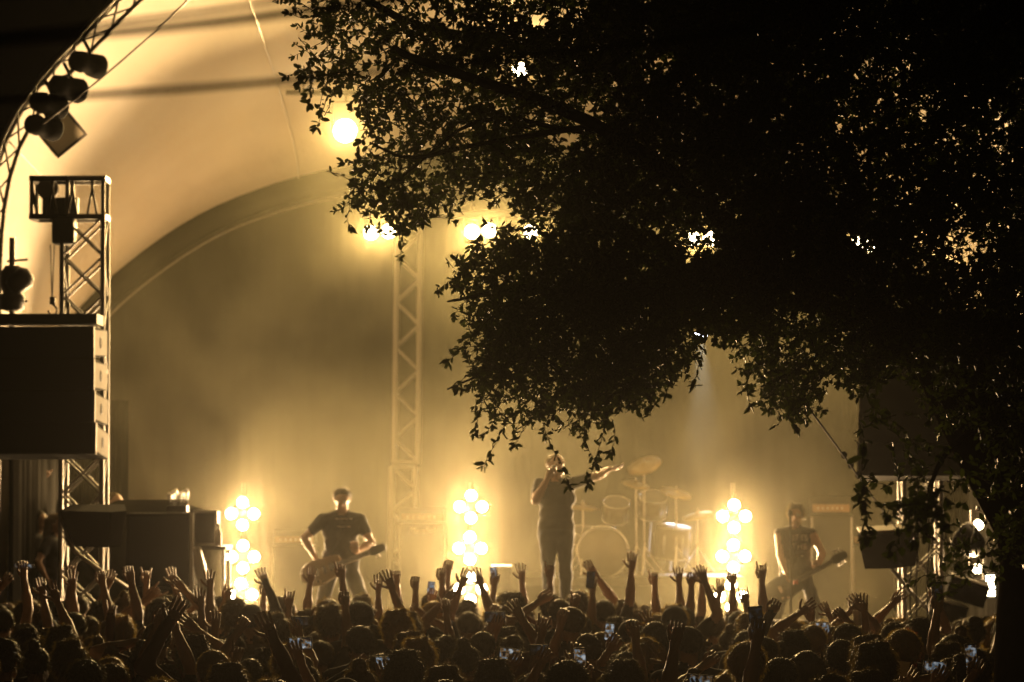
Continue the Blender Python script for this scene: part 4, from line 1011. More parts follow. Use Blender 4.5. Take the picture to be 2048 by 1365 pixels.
LAND = [(-4.2, 'pulley-headed tower'), (-3.5, 'side fill speaker'), (-2.9, 'first blinder stand'), (-1.75, 'bass player'), (-1.2, 'truss tower'), (-.45, 'middle blinder stand'), (.45, 'singer'), (1.1, 'bass drum'), (1.8, 'floor tom'), (2.45, 'third blinder stand'), (2.95, 'sleeveless guitarist'), (3.5, 'lit-topped fill speaker'), (4.2, 'strobe light')]
PROF = [(0, 1160), (60, 1185), (400, 1190), (520, 1180), (640, 1195), (760, 1185), (1000, 1178), (1200, 1186), (1290, 1205), (1480, 1212), (1540, 1236), (1700, 1240), (1850, 1236), (2048, 1232)]
def limit_H(x, Y, H):
    px_ = 1024 + x / Y * FPX; lim = np.interp(px_, [q[0] for q in PROF], [q[1] for q in PROF])
    return min(H, P(px_, lim, Y).z - .025)
SLANT = (1044, 206, 262, 1658)
def fan(Y, hx, arms, hair=None, colour=None, H=None, note='', shirt='shirt', sleeves=None, female=None, label=None):
    """crowd member at depth Y, head at photo px hx; arms: list of (side, px, py, style)"""
    hair = hair or random.choice(['short', 'messy', 'cropped', 'curly', 'long', 'bob', 'short']); colour = colour or random.choice(['dark', 'dark', 'brown', 'brown', 'blond'])
    fem = hair in ('long', 'bob', 'bun', 'ponytail') if female is None else female
    sl_ = .9 if fem else 1.0
    zw = max([P(a[1], a[2], Y).z for a in arms], default=0) - .05
    if H is None: H = max(1.56, min(1.84, zw / (2.005 / 1.75))) if arms else random.uniform(1.64, 1.82)
    if Y > 24: H = max(1.5, limit_H(P(hx, 1200, Y).x, Y, H))
    k = H / 1.75
    if len(arms) == 1 and arms[0][1] not in SLANT:
        sx = -1 if arms[0][0] == 'L' else 1
        xw = P(arms[0][1], arms[0][2], Y).x; x0 = P(hx, 1200, Y).x; xi = xw - sx * (.17 * sl_ + random.uniform(-.02, .07)) * k
        x = xi if Y > 23.9 else xi * .6 + x0 * .4
    else: x = P(hx, 1200, Y).x
    loc = (x, Y, 0.0); am = {}; words = []
    for side, ax, ay, stl in arms:
        sx = -1 if side == 'L' else 1
        w = local(P(ax, ay, Y + .05), loc, 0); w[2] -= .05
        am[side] = (np.array(w), stl, (sx * (.35 if len(arms) == 1 else .9), .8, -.2), None); words.append(POSE[stl])
    me_kw = dict(arms=am, sleeves=sleeves or random.choice(['short', 'short', 'none', 'short']), slim=sl_, female=fem, h=.0195, shirt=shirt)
    if len(words) == 2: ws = 'both hands up' if words[0] == words[1] else words[0] + ' and ' + words[1]
    else: ws = words[0] if words else 'arms down'
    lab = label or 'concertgoer with ' + hairtext(hair, colour) + ', ' + ws + (', ' + note if note else '')
    t = make_person(loc, 0, H, lab, hair, colour, 'crowd in front of the stage', **me_kw)
    ppl.append((x, Y)); return t, H
def wrist_px(ax, ay, Y): return P(ax, ay, Y + .05)

FANS = [  # Y, head px, arms, note
    (29.0, 1228, [('R', 1263, 1128, 'open')], 'in front of the drum kit', 'short', 'dark'),
    (29.2, 1284, [('R', 1309, 1160, 'point')], 'beside the tall open hand', 'messy', 'brown'),
    (28.6, 1338, [('R', 1358, 1156, 'open')], 'below the third blinder stand', 'cropped', 'dark'),
    (28.2, 1425, [('L', 1383, 1160, 'fist')], 'between two open hands', 'short', 'brown'),
    (29.3, 1376, [('R', 1404, 1154, 'open')], 'left of the glowing blinders'.replace('left of', 'next to'), 'messy', 'dark'),
    (28.7, 1462, [('L', 1438, 1178, 'open')], 'in the glare of the blinders', 'bob', 'brown'),
    (27.6, 1492, [('R', 1524, 1148, 'horns')], 'in front of the sleeveless guitarist', 'short', 'dark'),
    (29.2, 1500, [('L', 1465, 1158, 'fist')], 'against the bright lamps', 'cropped', 'dark'),
    (26.6, 1711, [('L', 1700, 1210, 'open'), ('R', 1723, 1205, 'open')], 'below the fill speaker', 'short', 'brown'),
    (28.0, 1636, [('R', 1658, 1218, 'open')], 'at the guitarist\'s feet', 'short', 'dark'),
    (26.0, 1600, [('R', 1622, 1228, 'horns')], 'below the microphone stand', 'messy', 'blond'),
    (29.2, 1086, [('R', 1100, 1146, 'point')], 'in front of the singer', 'short', 'brown'),
    (28.4, 1216, [('L', 1185, 1172, 'grip')], 'between singer and bass drum', 'messy', 'dark'),
    (26.2, 1165, [('L', 1149, 1204, 'point')], 'below the singer', 'cropped', 'brown'),
    (29.3, 1008, [('R', 1044, 1150, 'open')], 'beside the pale lidded case', 'long', 'brown'),
    (27.4, 944, [('L', 922, 1160, 'open'), ('R', 962, 1158, 'open')], 'against the middle blinders', 'short', 'brown'),
    (28.6, 866, [('R', 884, 1152, 'fist')], 'in front of the lettered amplifier', 'short', 'dark'),
    (29.4, 914, [('L', 896, 1136, 'fist')], 'beside the middle blinder stand', 'curly', 'dark'),
    (28.4, 812, [('R', 831, 1168, 'fist')], 'below the truss tower', 'messy', 'brown'),
    (29.2, 772, [('R', 794, 1156, 'fist')], 'between bass player and truss tower', 'short', 'dark'),
    (28.4, 738, [('R', 757, 1172, 'open')], 'below the bass guitar head', 'curly', 'brown'),
    (27.8, 662, [('R', 684, 1145, 'point')], 'in front of the bass player', 'short', 'dark'),
    (28.6, 642, [('L', 620, 1156, 'open')], 'at the bass player\'s feet', 'long', 'brown'),
    (24.2, 670, [('R', 691, 1200, 'fist')], 'in the middle of the crowd', 'short', 'brown'),
    (26.2, 590, [('L', 578, 1200, 'horns')], 'beside the first blinder stand', 'cropped', 'dark'),
    (28.8, 562, [('L', 528, 1180, 'fist')], 'standing tall before the first blinder stand', 'short', 'brown'),
    (17.4, 1402, [('L', 1350, 1268, 'fist')], 'thick arm up close', 'short', 'dark'),
    (21.2, 1130, [('L', 1082, 1255, 'horns')], 'bare arm slanting up', 'long', 'brown'),
    (23.5, 1158, [('L', 1122, 1235, 'fist')], 'beside the slanting bare arm', 'bob', 'dark'),
    (20.0, 330, [('L', 312, 1238, 'fist'), ('R', 350, 1238, 'fist')], 'arms arched over the head', 'messy', 'dark'),
    (21.0, 425, [('L', 398, 1296, 'fist')], 'near the side table', 'curly', 'brown'),
    (25.5, 392, [('R', 402, 1200, 'open')], 'lit by the towel side lamp', 'short', 'dark'),
    (27.0, 178, [('R', 206, 1158, 'fist')], 'below the small fill speaker', 'short', 'brown'),
    (27.4, 122, [('R', 146, 1165, 'open')], 'before the stage side bystanders', 'cap', 'dark'),
    (26.4, 66, [('R', 86, 1180, 'open')], 'beside the arch leg', 'messy', 'dark'),
    (26.2, 236, [('R', 262, 1150, 'fist')], 'under the bracing tube', 'long', 'brown'),
    (26.8, 436, [('R', 420, 1165, 'open')], 'in front of the towel', 'short', 'brown'),
    (22.2, 500, [('L', 474, 1250, 'fist'), ('R', 532, 1240, 'fist')], 'arms forming a wide frame', 'short', 'dark'),
    (24.8, 855, [('R', 893, 1215, 'point')], 'behind the raised fists', 'messy', 'dark'),
    (25.0, 1000, [('L', 986, 1225, 'fist')], 'near the dark phone', 'curly', 'dark'),
    (24.4, 1285, [('R', 1300, 1240, 'open')], 'below the drum kit', 'ponytail', 'brown'),
    (20.6, 1250, [('R', 1270, 1260, 'fist')], 'bracelet arm slanting', 'short', 'brown'),
    (26.5, 1480, [('R', 1492, 1195, 'horns')], 'beside the glare', 'bun', 'brown'),
]
for Y, hx, ar, note, hr, colr in FANS: fan(Y, hx, ar, hr, colr, note=note)
# people filming: phone px, size px, landscape/portrait, brightness
PHONES = [ # Y, head px, side, phone px,py, w,h(m), bright, label, hair, colour
    (28.3, 1214, None, 1181, 1160, .07, .14, 0, 'dark phone held up between the singer and the bass drum', None, None),
    (19.6, 560, 'R', 601, 1287, .135, .068, .8, 'phone with small bright squares held before messy blond hair', 'messy', 'blond'),
    (18.4, 722, 'R', 776, 1326, .135, .07, 1, 'phone with pale frame filming, gripped from one side', 'short', 'dark'),
    (17.6, 1556, 'L', 1512, 1240, .07, .14, 0, 'dark phone on the thick raised arm beside the pale-lit heads', 'messy', 'brown'),
    (19.2, 1196, 'L', 1160, 1320, .068, .135, .8, 'upright phone showing a blue stage picture', 'long', 'dark'),
    (22.6, 1246, 'L', 1219, 1264, .062, .12, .8, 'upright phone with a white bar above its blue picture', 'short', 'brown'),
    (20.2, 1048, 'L', 1020, 1308, .13, .066, .8, 'sideways phone with a blue white picture near the bare slanting arm', 'curly', 'brown'),
    (23.2, 1020, 'L', 990, 1234, .14, .072, .1, 'sideways dark phone with a thin bright frame', 'short', 'brown'),
    (24.0, 1668, 'L', 1642, 1258, .12, .09, 1, 'small camera with bright screen filming the guitarist', 'cap', 'dark'),
    (21.4, 1694, 'L', 1669, 1301, .12, .07, 1, 'phone showing two white stripes below the bright camera', 'short', 'dark'),
    (22.0, 1778, 'L', 1750, 1292, .07, .12, .5, 'half hidden phone with a pale top edge', 'bob', 'dark'),
    (18.6, 1968, 'L', 1942, 1312, .066, .13, .4, 'upright phone in the dark under the oak trunk', 'short', 'dark'),
    (18.6, 1905, 'L', 1870, 1335, .13, .066, .5, 'sideways phone with a violet picture near the paper sheet', 'messy', 'brown'),
    (22.6, 1918, 'L', 1874, 1185, .07, .14, 0, 'dark phone high up on the arm below the slanted monitor', 'short', 'brown'),
    (28.8, 878, 'L', 862, 1176, .06, .11, 1, 'small bluish lit phone before the raised fists', 'bob', 'brown'),
    (23.0, 590, 'R', 600, 1242, .12, .06, .3, 'faint phone behind the phone with bright squares', 'short', 'dark'),
    (19.8, 1096, 'L', 1078, 1300, .11, .06, .3, 'faint phone beside the sideways phone', 'ponytail', 'dark'),
    (29.0, 1000, 'L', 988, 1146, .06, .1, .9, 'small bright phone held in front of the pale lidded case', 'cap', 'brown'),
    (16.9, 1425, 'R', 1402, 1362, .12, .06, .5, 'phone held low with a white glow at the picture edge of the crowd'.replace(' at the picture edge of the crowd', ' before a round dark head'), 'cropped', 'dark'),
    (27.5, 60, 'R', 48, 1132, .16, .03, .5, 'thin pale blue lit device at the stage side', 'short', 'dark'),
]
for Y, hx, side, ax, ay, w, h_, br, lab, hr, colr in PHONES:
    if side:
        fan(Y, hx, [(side, ax, ay + 8 + h_ * .35 * FPX / Y, 'grip')], hr, colr, label='concertgoer with ' + hairtext(hr, colr) + ' holding up the ' + ' '.join(lab.split()[:8]))
    phone(P(ax, ay, Y + .06), w, h_, random.uniform(-.12, .12), br, lab)
t = thing('paper_sheet', 'pale sheet of paper held up among the heads near the oak trunk', 'paper', P(1800, 1336, 18.2)); t.rotation_euler = (.3, .15, .2)
b = MB(); b.add([(-.04, 0, -.04), (.045, 0, -.045), (.045, -.01, .04), (-.045, -.012, .042)], [(0, 1, 2, 3)]); o = b.obj('sheet', 'paper', t); md = o.modifiers.new('thick', 'SOLIDIFY'); md.thickness = .002
fan(18.4, 1822, [('L', 1806, 1352, 'grip')], 'curly', 'brown', note='holding a paper sheet')
t = thing('drinking_cup', 'pale plastic cup between the raised hands below the fill speaker', 'cup', P(1716, 1252, 26.4))
b = MB(); b.lathe([(.028, 0), (.04, .11), (.042, .115), (.038, .115), (.026, .006)], 14); b.obj('cup_wall', 'white', t, True)
# special heads
fan(26.0, 1348, [], 'cap', 'dark', H=1.86, note='tall under the drum kit')
fan(21.5, 1805, [], 'curly', 'red', H=1.74, note='near the fill speaker')
fan(18.6, 720, [], 'bun', 'brown', H=1.7, note='in front of the framed phone')

# more raised arms through the crowd, bent and at mixed angles
ra = random.Random(21)
ARMW = ['bent arm and open hand', 'bent arm and fist', 'arm stretched up, fingers spread', 'pointing hand up', 'two-finger horns up']
placed = 0; guard = 0
while placed < 34 and guard < 900:
    guard += 1
    Y = ra.uniform(18.6, 29.6) if placed % 3 else ra.uniform(26.5, 30); hw_ = 1024 / FPX * Y; x = ra.uniform(-hw_ * .98, hw_ * .9)
    if any((x - a) ** 2 + (Y - b_) ** 2 < .44 ** 2 for a, b_ in ppl): continue
    px_ = 1024 + x / Y * FPX
    if px_ > 1500 and Y > 27: continue
    q = ra.randrange(5); side = ra.choice('LR'); sx = -1 if side == 'L' else 1; hr = ra.choice(['short', 'messy', 'cropped', 'long', 'curly', 'bob']); colr = ra.choice(['dark', 'brown', 'brown', 'blond'])
    stl = ('open', 'fist', 'open', 'point', 'horns')[q]
    up = ra.uniform(1.80, 1.97) if q in (2, 4) else ra.uniform(1.62, 1.85)
    fem = hr in ('long', 'bob'); H = max(1.5, limit_H(x, Y, ra.uniform(1.6, 1.8)))
    am = {side: ((sx * ra.uniform(.08, .42), ra.uniform(0, .2), up), stl, (sx * 1.0, ra.uniform(-.1, .5), -.3), None)}
    if ra.random() < .3:
        o_ = 'R' if side == 'L' else 'L'; am[o_] = ((-sx * ra.uniform(.1, .4), ra.uniform(0, .15), up + ra.uniform(-.1, .05)), stl, (-sx * 1.0, .2, -.3), None)
    row = 'front rows' if Y > 27 else ('middle rows' if Y > 21.5 else 'back rows'); lm_ = min(LAND, key=lambda w_: abs(w_[0] - x))[1]
    make_person((x, Y, 0), ra.uniform(-.2, .2), H, 'concertgoer with %s, %s, facing the %s' % (hairtext(hr, colr), ARMW[q], lm_), hr, colr, 'crowd in front of the stage', arms=am, sleeves=ra.choice(['short', 'none', 'long', 'short']), slim=.9 if fem else 1.0, female=fem, h=.0200)
    ppl.append((x, Y)); placed += 1

# everyone else: shared bodies
BODIES = []
for i in range(8):
    fem = i % 3 == 0
    BODIES.append((fem, person_mesh(1.75, sleeves=('short', 'none', 'short', 'long')[i % 4], slim=.9 if fem else (1.0, 1.08)[i % 2], female=fem, h=.0195)))
MH = ['short', 'short', 'messy', 'cropped', 'curly', 'cap', 'short', 'messy', 'cropped', 'messy', 'messy', 'short']; FH = ['long', 'bob', 'bun', 'ponytail', 'long', 'messy']
rr = random.Random(5)
y = 16.3
while y < 31.0:
    hw_ = 1024 / FPX * y + .35; x = -hw_ + rr.uniform(0, .5)
    while x < hw_:
        px_, py_ = x + rr.uniform(-.13, .13), y + rr.uniform(-.18, .18)
        if all((px_ - a) ** 2 + (py_ - b_) ** 2 > .40 ** 2 for a, b_ in ppl) and not (px_ > 2.15 and 16.2 < py_ < 17.9):
            fem, body = rr.choice(BODIES); hr = rr.choice(FH if fem else MH); colr = rr.choice(['dark', 'dark', 'brown', 'brown', 'blond', 'dark'])
            H = rr.gauss(1.64, .05) if fem else rr.gauss(1.73, .06); H = max(1.48, min(limit_H(px_, py_, 1.86), H))
            row = 'front rows' if py_ > 27 else ('middle rows' if py_ > 21.5 else 'back rows')
            lm_ = min(LAND, key=lambda q: abs(q[0] - px_))[1]
            lab = 'concertgoer with %s, in the %s facing the %s' % (hairtext(hr, colr), row, lm_)
            make_person((px_, py_, 0), rr.uniform(-.45, .45), H, lab, hr, colr, 'crowd in front of the stage', body=body)
            ppl.append((px_, py_))
        x += rr.uniform(.56, .74)
    y += .60
# ------------------------------------------------------------------ oak tree
tree = thing('oak_tree', 'dark evergreen oak with leaning trunk and drooping leafy branches over the crowd', 'tree', (P(2110, 1300, 17).x, 17.0, 0))
T0 = Vector(tree.location)
def tp(px, py, Y): return P(px, py, Y) - T0
b = MB()
b.tube(smoothpts([Vector((.02, 0, -.05)), Vector((.0, 0, .5)), tp(2108, 1300, 17) , tp(2112, 1150, 17.05), tp(2090, 1050, 17.1), tp(2030, 960, 17.2), tp(1960, 850, 17.3), tp(1880, 700, 17.5)], 2), [.42, .36, .30, .28, .27, .26, .26, .26, .26, .26, .25, .25, .245, .24, .24, .235, .23, .23, .225, .22, .21, .205, .2, .19, .18, .18, .17, .17, .16, .16, .16, .16, .16][:0] or list(np.linspace(.36, .15, len(smoothpts([Vector()] * 8, 2)))), 16)
b.obj('trunk', 'bark', tree, True)
LIMBS = [
    [(1900, 740, 17.4), (1750, 560, 17.2), (1500, 400, 16.8), (1200, 250, 16.3), (900, 150, 16.0), (680, 90, 15.9)],
    [(1900, 740, 17.4), (1700, 640, 17.8), (1450, 560, 17.6), (1250, 580, 17.2), (1080, 600, 16.8), (960, 560, 16.6)],
    [(1750, 560, 17.2), (1500, 330, 18.0), (1150, 120, 18.3), (800, 40, 18.0), (640, -20, 17.6)],
    [(1450, 560, 17.6), (1300, 640, 17.0), (1180, 720, 16.5), (1080, 770, 16.2), (980, 770, 16.0)],
    [(1900, 740, 17.4), (1780, 500, 19.0), (1600, 200, 19.5), (1400, 0, 19.5), (1200, -150, 19.3)],
    [(1940, 820, 17.3), (1980, 600, 18.5), (2000, 300, 19), (1980, 0, 19)],
    [(1700, 640, 17.8), (1620, 700, 17.0), (1560, 760, 16.6), (1520, 800, 16.4)],
    [(1200, 250, 16.3), (1000, 300, 15.8), (850, 330, 15.6), (720, 330, 15.5)],
    [(1960, 850, 17.3), (1900, 900, 16.0), (1860, 980, 14.5), (1840, 1040, 13.8)],
    [(1200, 250, 16.3), (1080, 300, 16.4), (960, 330, 16.4), (880, 360, 16.4), (800, 400, 16.3)],
]
def jit(pts, a=.12):
    return [Vector(p) + Vector((random.gauss(0, a), random.gauss(0, a), random.gauss(0, a))) * (i > 0) for i, p in enumerate(pts)]
for j, L in enumerate(LIMBS):
    pts = smoothpts(jit([tp(*q) for q in L]), 2); b = MB(); r0 = .07 if j in (0, 1, 2, 4) else (.09 if j == 5 else .016)
    b.tube(pts, list(np.linspace(r0, .004, len(pts))), 8); b.obj('branch', 'bark', tree, True)
# crown outline in photo pixels
OUT = [(560, -60), (575, 5), (630, 60), (600, 110), (590, 165), (640, 205), (690, 215), (735, 245), (735, 300), (680, 340), (690, 400), (715, 440), (760, 430), (800, 470), (850, 440), (900, 400), (950, 385), (990, 405), (1035, 375), (1060, 430), (990, 470), (930, 505), (900, 550), (935, 600), (945, 650), (930, 715), (945, 770), (970, 800), (975, 840), (1020, 850), (1070, 835), (1120, 850), (1190, 850), (1230, 820), (1300, 800), (1345, 745), (1400, 690), (1440, 665), (1490, 700), (1510, 770), (1560, 820), (1600, 830), (1640, 770), (1690, 745), (1725, 790), (1745, 770), (1800, 720), (1860, 780), (1920, 860), (1990, 900), (2120, 920), (2120, -60)]
OUT = np.array(OUT, float)
def inside(x, y):
    x0, y0 = OUT[:, 0], OUT[:, 1]; x1, y1 = np.roll(x0, -1), np.roll(y0, -1)
    c = ((y0[:, None] > y) != (y1[:, None] > y)) & (x < (x1 - x0)[:, None] * (y - y0[:, None]) / ((y1 - y0)[:, None] + 1e-9) + x0[:, None])
    return c.sum(0) % 2 == 1
LV, LF_, TW = [], [], MB()
def leaf_geo(p, d, nrm, L, w, flat=False):
    s = d.cross(nrm).normalized()
    o = len(LV); n_ = nrm * (L * .10)
    if flat: LV.extend([p, p + d * L * .5 + s * w * .5, p + d * L, p + d * L * .5 - s * w * .5]); LF_.append((o, o + 1, o + 2, o + 3)); return
    pf = ((.2, .40), (.48, .5), (.78, .38))
    LV.extend([p] + [p + d * L * a + s * w * q + n_ for a, q in pf] + [p + d * L] + [p + d * L * a - s * w * q + n_ for a, q in reversed(pf)])
    LF_.extend([(o, o + 1, o + 2, o + 3, o + 4), (o, o + 4, o + 5, o + 6, o + 7)])
def rv(a=1.0): return Vector((random.gauss(0, a), random.gauss(0, a), random.gauss(0, a)))
SINGLE = []
def spray(path, nleaf, sink=None, L0=.034, tw=.0028, flat=False):
    pts = path; n_ = len(pts)
    TW.tube(pts, list(np.linspace(tw, tw * .45, n_)), 3, False)
    for i in range(nleaf):
        t = (i + .6) / nleaf; t = t ** .85; f = t * (n_ - 1); k = min(n_ - 2, int(f)); p = pts[k].lerp(pts[k + 1], f - k)
        ax = (pts[k + 1] - pts[k]).normalized()
        for _ in range(1 if i % 3 else 2):
            d = (ax * .55 + rv(.62)).normalized(); nrm = (rv(.7) + Vector((0, 0, .5))); nrm = (nrm - d * nrm.dot(d)).normalized(); L = L0 * random.uniform(.7, 1.35)
            if sink is not None and len(sink) < 300: sink.append((p, d, nrm, L))
            else: leaf_geo(p, d, nrm, L, L * random.uniform(.42, .58), flat)
    for _ in range(4):
        d = ((pts[-1] - pts[-2]).normalized() * .8 + rv(.5)).normalized(); nrm = rv(); nrm = (nrm - d * nrm.dot(d)).normalized(); L = L0 * random.uniform(.8, 1.3)
        if sink is not None and len(sink) < 300: sink.append((pts[-1], d, nrm, L))
        else: leaf_geo(pts[-1], d, nrm, L, L * .45, flat)
# dangling outer twigs: their leaves are parts of their own
DANGLE = [((1085, 845), (1102, 895), (1128, 935), (1138, 972), 15.6), ((1215, 800), (1212, 850), (1196, 900), (1176, 968), 15.6), ((1150, 850), (1172, 890), (1190, 925), 15.8), ((1010, 850), (992, 885), (968, 930), 15.7), ((1225, 840), (1232, 870), (1222, 905), 15.9),
          ((960, 650), (930, 690), (895, 725), 15.8), ((800, 445), (808, 480), (800, 515), 15.6), ((655, 190), (645, 225), (634, 255), 15.6), ((1415, 670), (1400, 720), (1388, 770), 16.0), ((630, 130), (600, 145), (573, 152), 15.7), ((925, 550), (900, 562), (874, 582), 16.0), ((965, 800), (955, 840), (950, 868), 15.8), ((640, 30), (605, 40), (578, 25), 16.5),
          ((1560, 800), (1575, 830), (1595, 858), 16.2), ((1500, 740), (1492, 780), (1500, 812), 16.2), ((1300, 790), (1312, 810), (1300, 822), 16.0), ((1345, 740), (1340, 765), (1330, 790), 16.0), ((1060, 840), (1040, 870), (1030, 890), 15.8), ((945, 745), (925, 758), (915, 775), 15.9), ((720, 285), (712, 300), (716, 312), 15.7), ((700, 420), (692, 435), (700, 455), 15.8)]
for dg_ in DANGLE:
    Yd = dg_[-1]; pts = smoothpts([tp(x, y, Yd + random.uniform(-.1, .1)) for x, y in dg_[:-1]], 2)
    L = sum((pts[i + 1] - pts[i]).length for i in range(len(pts) - 1))
    spray(pts, int(L / .019), SINGLE, L0=.038)
# hanging vine by the rope
for a in (((1728, 880, 14.5), (1722, 960, 14.4), (1728, 1000, 14.4)), ((1728, 1000, 14.4), (1735, 1050, 14.4), (1732, 1075, 14.4))):
    pts = smoothpts([tp(*q) for q in a], 2); spray(pts, 15, None, L0=.055)
# leafy low branch at the tower
for _ in range(20):
    x, y = random.uniform(1795, 1905), random.uniform(975, 1090)
    c = tp(x, y, 13.8 + random.uniform(-.5, .5)); d = (Vector((-.5, 0, -.4)) + rv(.5)).normalized(); spray([c - d * .08, c + rv(.01), c + d * .09], 6, None, L0=.045)
for _ in range(16):
    x, y = random.uniform(1840, 1990), random.uniform(1060, 1180)
    if x > 1985: continue
    c = tp(x, y, 16.5 + random.uniform(-.5, .5)); d = (Vector((-.5, 0, .2)) + rv(.5)).normalized(); spray([c - d * .07, c + rv(.01), c + d * .08], 5, None, L0=.036)
for _ in range(22):
    x, y = random.uniform(1735, 1960), random.uniform(780, 985)
    c = tp(x, y, 16.0 + random.uniform(-.8, .8)); d = rv().normalized(); spray([c - d * .08, c + rv(.01), c + d * .09], 7, None, L0=.04)
for _ in range(70):
    x, y = random.uniform(1985, 2120), random.uniform(880, 1130)
    c = tp(x, y, 16.2 + random.uniform(-.6, .3)); d = rv().normalized(); spray([c - d * .08, c + rv(.01), c + d * .09], 7, None, L0=.04)
# crown body: clumps first, sprays around them
N = 0
target = 9300
clumps = []
while len(clumps) < 420:
    x = random.uniform(560, 2110); y = random.uniform(-60, 960)
    if inside(np.array([x]), np.array([y]))[0]: clumps.append((x, y, random.uniform(15.5, 19.5), random.uniform(35, 95)))
dens = lambda x, y: (.36 if x < 800 else (.44 if x < 950 else (.62 if x < 1150 else (.8 if x < 1300 else 1.5 / 1.25)))) * (1.25 if y > 480 and x > 1000 else 1.0)
tries = 0
GAPS = [(1388, 478, 34), (1424, 480, 26), (1718, 490, 36), (1935, 490, 46), (1040, 140, 26), (1402, 668, 30), (960, 450, 46), (1065, 455, 36), (1000, 560, 30), (1180, 235, 40), (1330, 120, 30), (860, 330, 28)]
while N < target and tries < 160000:
    tries += 1
    if random.random() < .62:
        cx, cy_, cY, cs = random.choice(clumps); x = random.gauss(cx, cs); y = random.gauss(cy_, cs * .8); Y = cY + random.gauss(0, .35)
    else:
        x = random.uniform(560, 2115); y = random.uniform(-60, 960); Y = random.uniform(15.5, 20)
    if random.random() > dens(x, y) or not inside(np.array([x]), np.array([y]))[0]: continue
    if any((x - gx) ** 2 + (y - gy) ** 2 < gr * gr for gx, gy, gr in GAPS) and random.random() < .84: continue
    c = tp(x, y, Y); d = (Vector((-.35, 0, -.35)) + rv(.6)).normalized(); L = random.uniform(.05, .13)
    spray([c - d * L, c - d * L * .3 + rv(.012), c + d * L * .4 + rv(.012), c + d * L], random.randint(8, 12), None, L0=.0345)
    N += 1
# the crown beyond the frame, up and to the far side
TOP = [(560, -60), (640, -170), (900, -340), (1300, -460), (1800, -490), (2200, -390), (2440, -160), (2520, 200), (2470, 600), (2330, 850), (2120, 930), (2120, -60)]
OUT = np.array(TOP, float); N = 0; tries = 0
while N < 2300 and tries < 20000:
    tries += 1; x = random.uniform(560, 2520); y = random.uniform(-490, 930)
    if not inside(np.array([x]), np.array([y]))[0]: continue
    c = tp(x, y, random.uniform(15.3, 20.2)); d = (Vector((.1, 0, -.2)) + rv(.6)).normalized(); L = random.uniform(.08, .16)
    spray([c - d * L, c + rv(.02), c + d * L], random.randint(7, 9), None, L0=.058, flat=True); N += 1
for L in ([(1980, 0, 19), (1990, -200, 18.6), (2010, -380, 18.2)], [(1980, 600, 18.5), (2180, 400, 18.2), (2360, 250, 17.8)], [(1600, 200, 19.5), (1560, -100, 19), (1500, -330, 18.5)]):
    pts = smoothpts(jit([tp(*q) for q in L]), 2); b = MB(); b.tube(pts, list(np.linspace(.07, .01, len(pts))), 8); b.obj('branch', 'bark', tree, True)
me = bpy.data.meshes.new('crown'); me.from_pydata([tuple(v) for v in LV], [], LF_); me.materials.append(M['leaf']); me.polygons.foreach_set('use_smooth', [True] * len(LF_)); me.update()
o = link('crown', me, tree); o['kind'] = 'stuff'
o = TW.obj('twigs', 'twig', tree, True); o['kind'] = 'stuff'
LV, LF_ = [], []
leaf_geo(Vector((0, 0, 0)), Vector((0, 1, 0)), Vector((0, 0, 1)), 1.0, .45)
lm = bpy.data.meshes.new('leaf'); lm.from_pydata([tuple(v) for v in LV], [], LF_); lm.materials.append(M['leaf']); lm.update()
for p, d, nrm, L in SINGLE:
    o = link('leaf', lm, tree); x = d.cross(nrm)
    R = Matrix((x, d, nrm)).transposed().to_4x4(); o.matrix_basis = Matrix.Translation(p) @ R @ Matrix.Diagonal((L, L, L, 1))

# ------------------------------------------------------------------ cables, ropes
def cable(name, pts, r, m, label, cat, group=None):
    b = MB(); b.tube(smoothpts([Vector(p) for p in pts], 2), r, 6); return tag(b.obj(name, m, None, True), label, cat, group)
cable('overhead_cable', [P(-900, 150, 6.6), P(-300, 98, 6.4), P(0, 70, 6.3), P(300, 38, 6.2), P(590, -2, 6.1), P(1200, -110, 6)], .0045, 'rubber', 'upper thin overhead cable of the close pair', 'cable')
cable('overhead_cable', [P(-900, 130, 5.6), P(-300, 105, 5.5), P(0, 84, 5.5), P(320, 58, 5.4), P(650, 18, 5.3), P(1200, -60, 5.2)], .0075, 'rubber', 'thicker lower overhead cable of the close pair', 'cable')
cable('overhead_cable', [P(-900, 240, 6.2), P(-300, 212, 6.1), P(0, 202, 6), P(320, 182, 5.9), P(600, 160, 5.8), P(1000, 118, 5.7), P(1500, 60, 5.6)], .006, 'rubber', 'single overhead cable passing in front of the leaves', 'cable')
cable('guy_wire', [P(520, -160, 33.2), P(385, -5, 33.2), P(220, 145, 33.3), P(60, 268, 33.5)], .010, 'steel', 'thin wire running down past the lamp cans on the arch', 'wire')
rp = thing('guy_rope', 'knotted rope slanting from the oak branches down to the fill speaker', 'rope', (0, 0, 0))
pts = [P(1560, 745, 17.2), P(1622, 822, 20), P(1690, 915, 25), P(1745, 995, 28.5), P(1800, 1066, 31.3)]
b = MB(); b.tube(smoothpts(pts, 2), .007, 5); b.obj('line', 'rope', rp, True)
for x, y, Y in ((1688, 911, 25.0), (1702, 931, 26), (1716, 950, 27)):
    b = MB(); b.ball(P(x, y, Y), .022, 8, (1, 1, 1.3)); b.obj('knot', 'rope', rp, True)
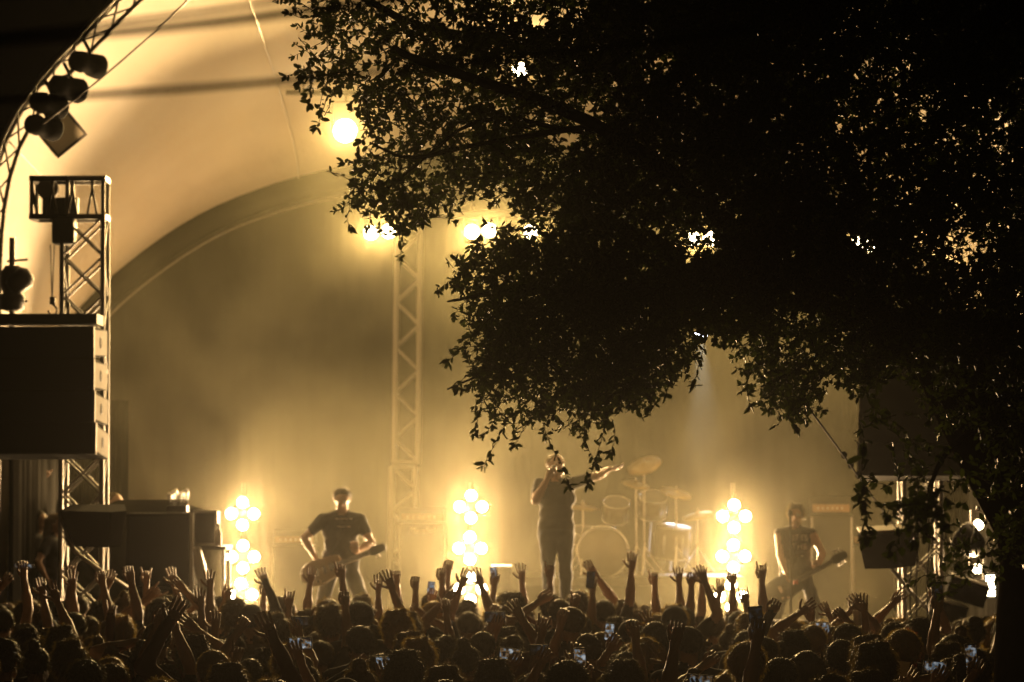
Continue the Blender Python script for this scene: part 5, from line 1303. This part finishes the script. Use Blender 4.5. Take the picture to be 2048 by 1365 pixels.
# ------------------------------------------------------------------ haze over the place and the smoke cloud on stage
def volmat(name, dens, aniso, col, fwd):
    hm = bpy.data.materials.new(name); hm.use_nodes = True
    n = hm.node_tree.nodes; n.clear(); out = n.new('ShaderNodeOutputMaterial'); pv = n.new('ShaderNodeVolumePrincipled')
    pv.inputs['Density'].default_value = dens; pv.inputs['Color'].default_value = (*col, 1); pv.inputs['Anisotropy'].default_value = aniso
    # droplets scatter mostly straight on: a second, forward lobe makes the glow round each lamp
    vf = n.new('ShaderNodeVolumeScatter'); vf.inputs['Density'].default_value = fwd; vf.inputs['Anisotropy'].default_value = .93; vf.inputs['Color'].default_value = (*col, 1)
    ad = n.new('ShaderNodeAddShader'); hm.node_tree.links.new(pv.outputs[0], ad.inputs[0]); hm.node_tree.links.new(vf.outputs[0], ad.inputs[1])
    hm.node_tree.links.new(ad.outputs[0], out.inputs['Volume']); hm.cycles.volume_sampling = 'EQUIANGULAR'
    return hm
hz = MB(); hz.box((0, 26, 5.5), (60, 62, 13))
ho = hz.obj('haze', volmat('night_haze', HAZE_DENSITY * .25, .5, (.93, .92, .86), HAZE_DENSITY)); ho['kind'] = 'stuff'
# smoke: fills the inside of the tent above the deck
NS, NV = 40, 8; sm = MB(); vs = []
for j in range(NV + 1):
    v = .03 + .92 * j / NV
    ring = []
    for i in range(81):
        p = tent_pt(i, v) + Vector((0, 40, 0)); p = inset(p, .2)
        if p.z > DECK + .02: ring.append(p)
    ring = [Vector((ring[0].x, ring[0].y, DECK + .012))] + ring + [Vector((ring[-1].x, ring[-1].y, DECK + .012))]
    vs += resample(ring, NS)
sm.add(vs, [(j * NS + i, j * NS + (i + 1) % NS, (j + 1) * NS + (i + 1) % NS, (j + 1) * NS + i) for j in range(NV) for i in range(NS)] + [tuple(range(NS - 1, -1, -1)), tuple(range(NV * NS, NV * NS + NS))])
smat = volmat('stage_smoke', SMOKE_DENSITY, .35, (.95, .91, .60), SMOKE_DENSITY * .16)
n = smat.node_tree.nodes; l = smat.node_tree.links; pv = [q for q in n if q.type == 'PRINCIPLED_VOLUME'][0]
tc = n.new('ShaderNodeTexCoord'); tx = n.new('ShaderNodeTexNoise'); tx.inputs['Scale'].default_value = .55; tx.inputs['Detail'].default_value = 3; tx.inputs['Distortion'].default_value = .6
mr = n.new('ShaderNodeMapRange'); mr.inputs['From Min'].default_value = .43; mr.inputs['From Max'].default_value = .66; mr.inputs['To Min'].default_value = SMOKE_DENSITY * .06; mr.inputs['To Max'].default_value = SMOKE_DENSITY * 3.4
l.new(tc.outputs['Object'], tx.inputs['Vector']); l.new(tx.outputs['Fac'], mr.inputs['Value']); l.new(mr.outputs['Result'], pv.inputs['Density'])
cy.volume_step_rate = 2.0; cy.volume_max_steps = 96
so = sm.obj('stage_smoke', smat); so['kind'] = 'stuff'
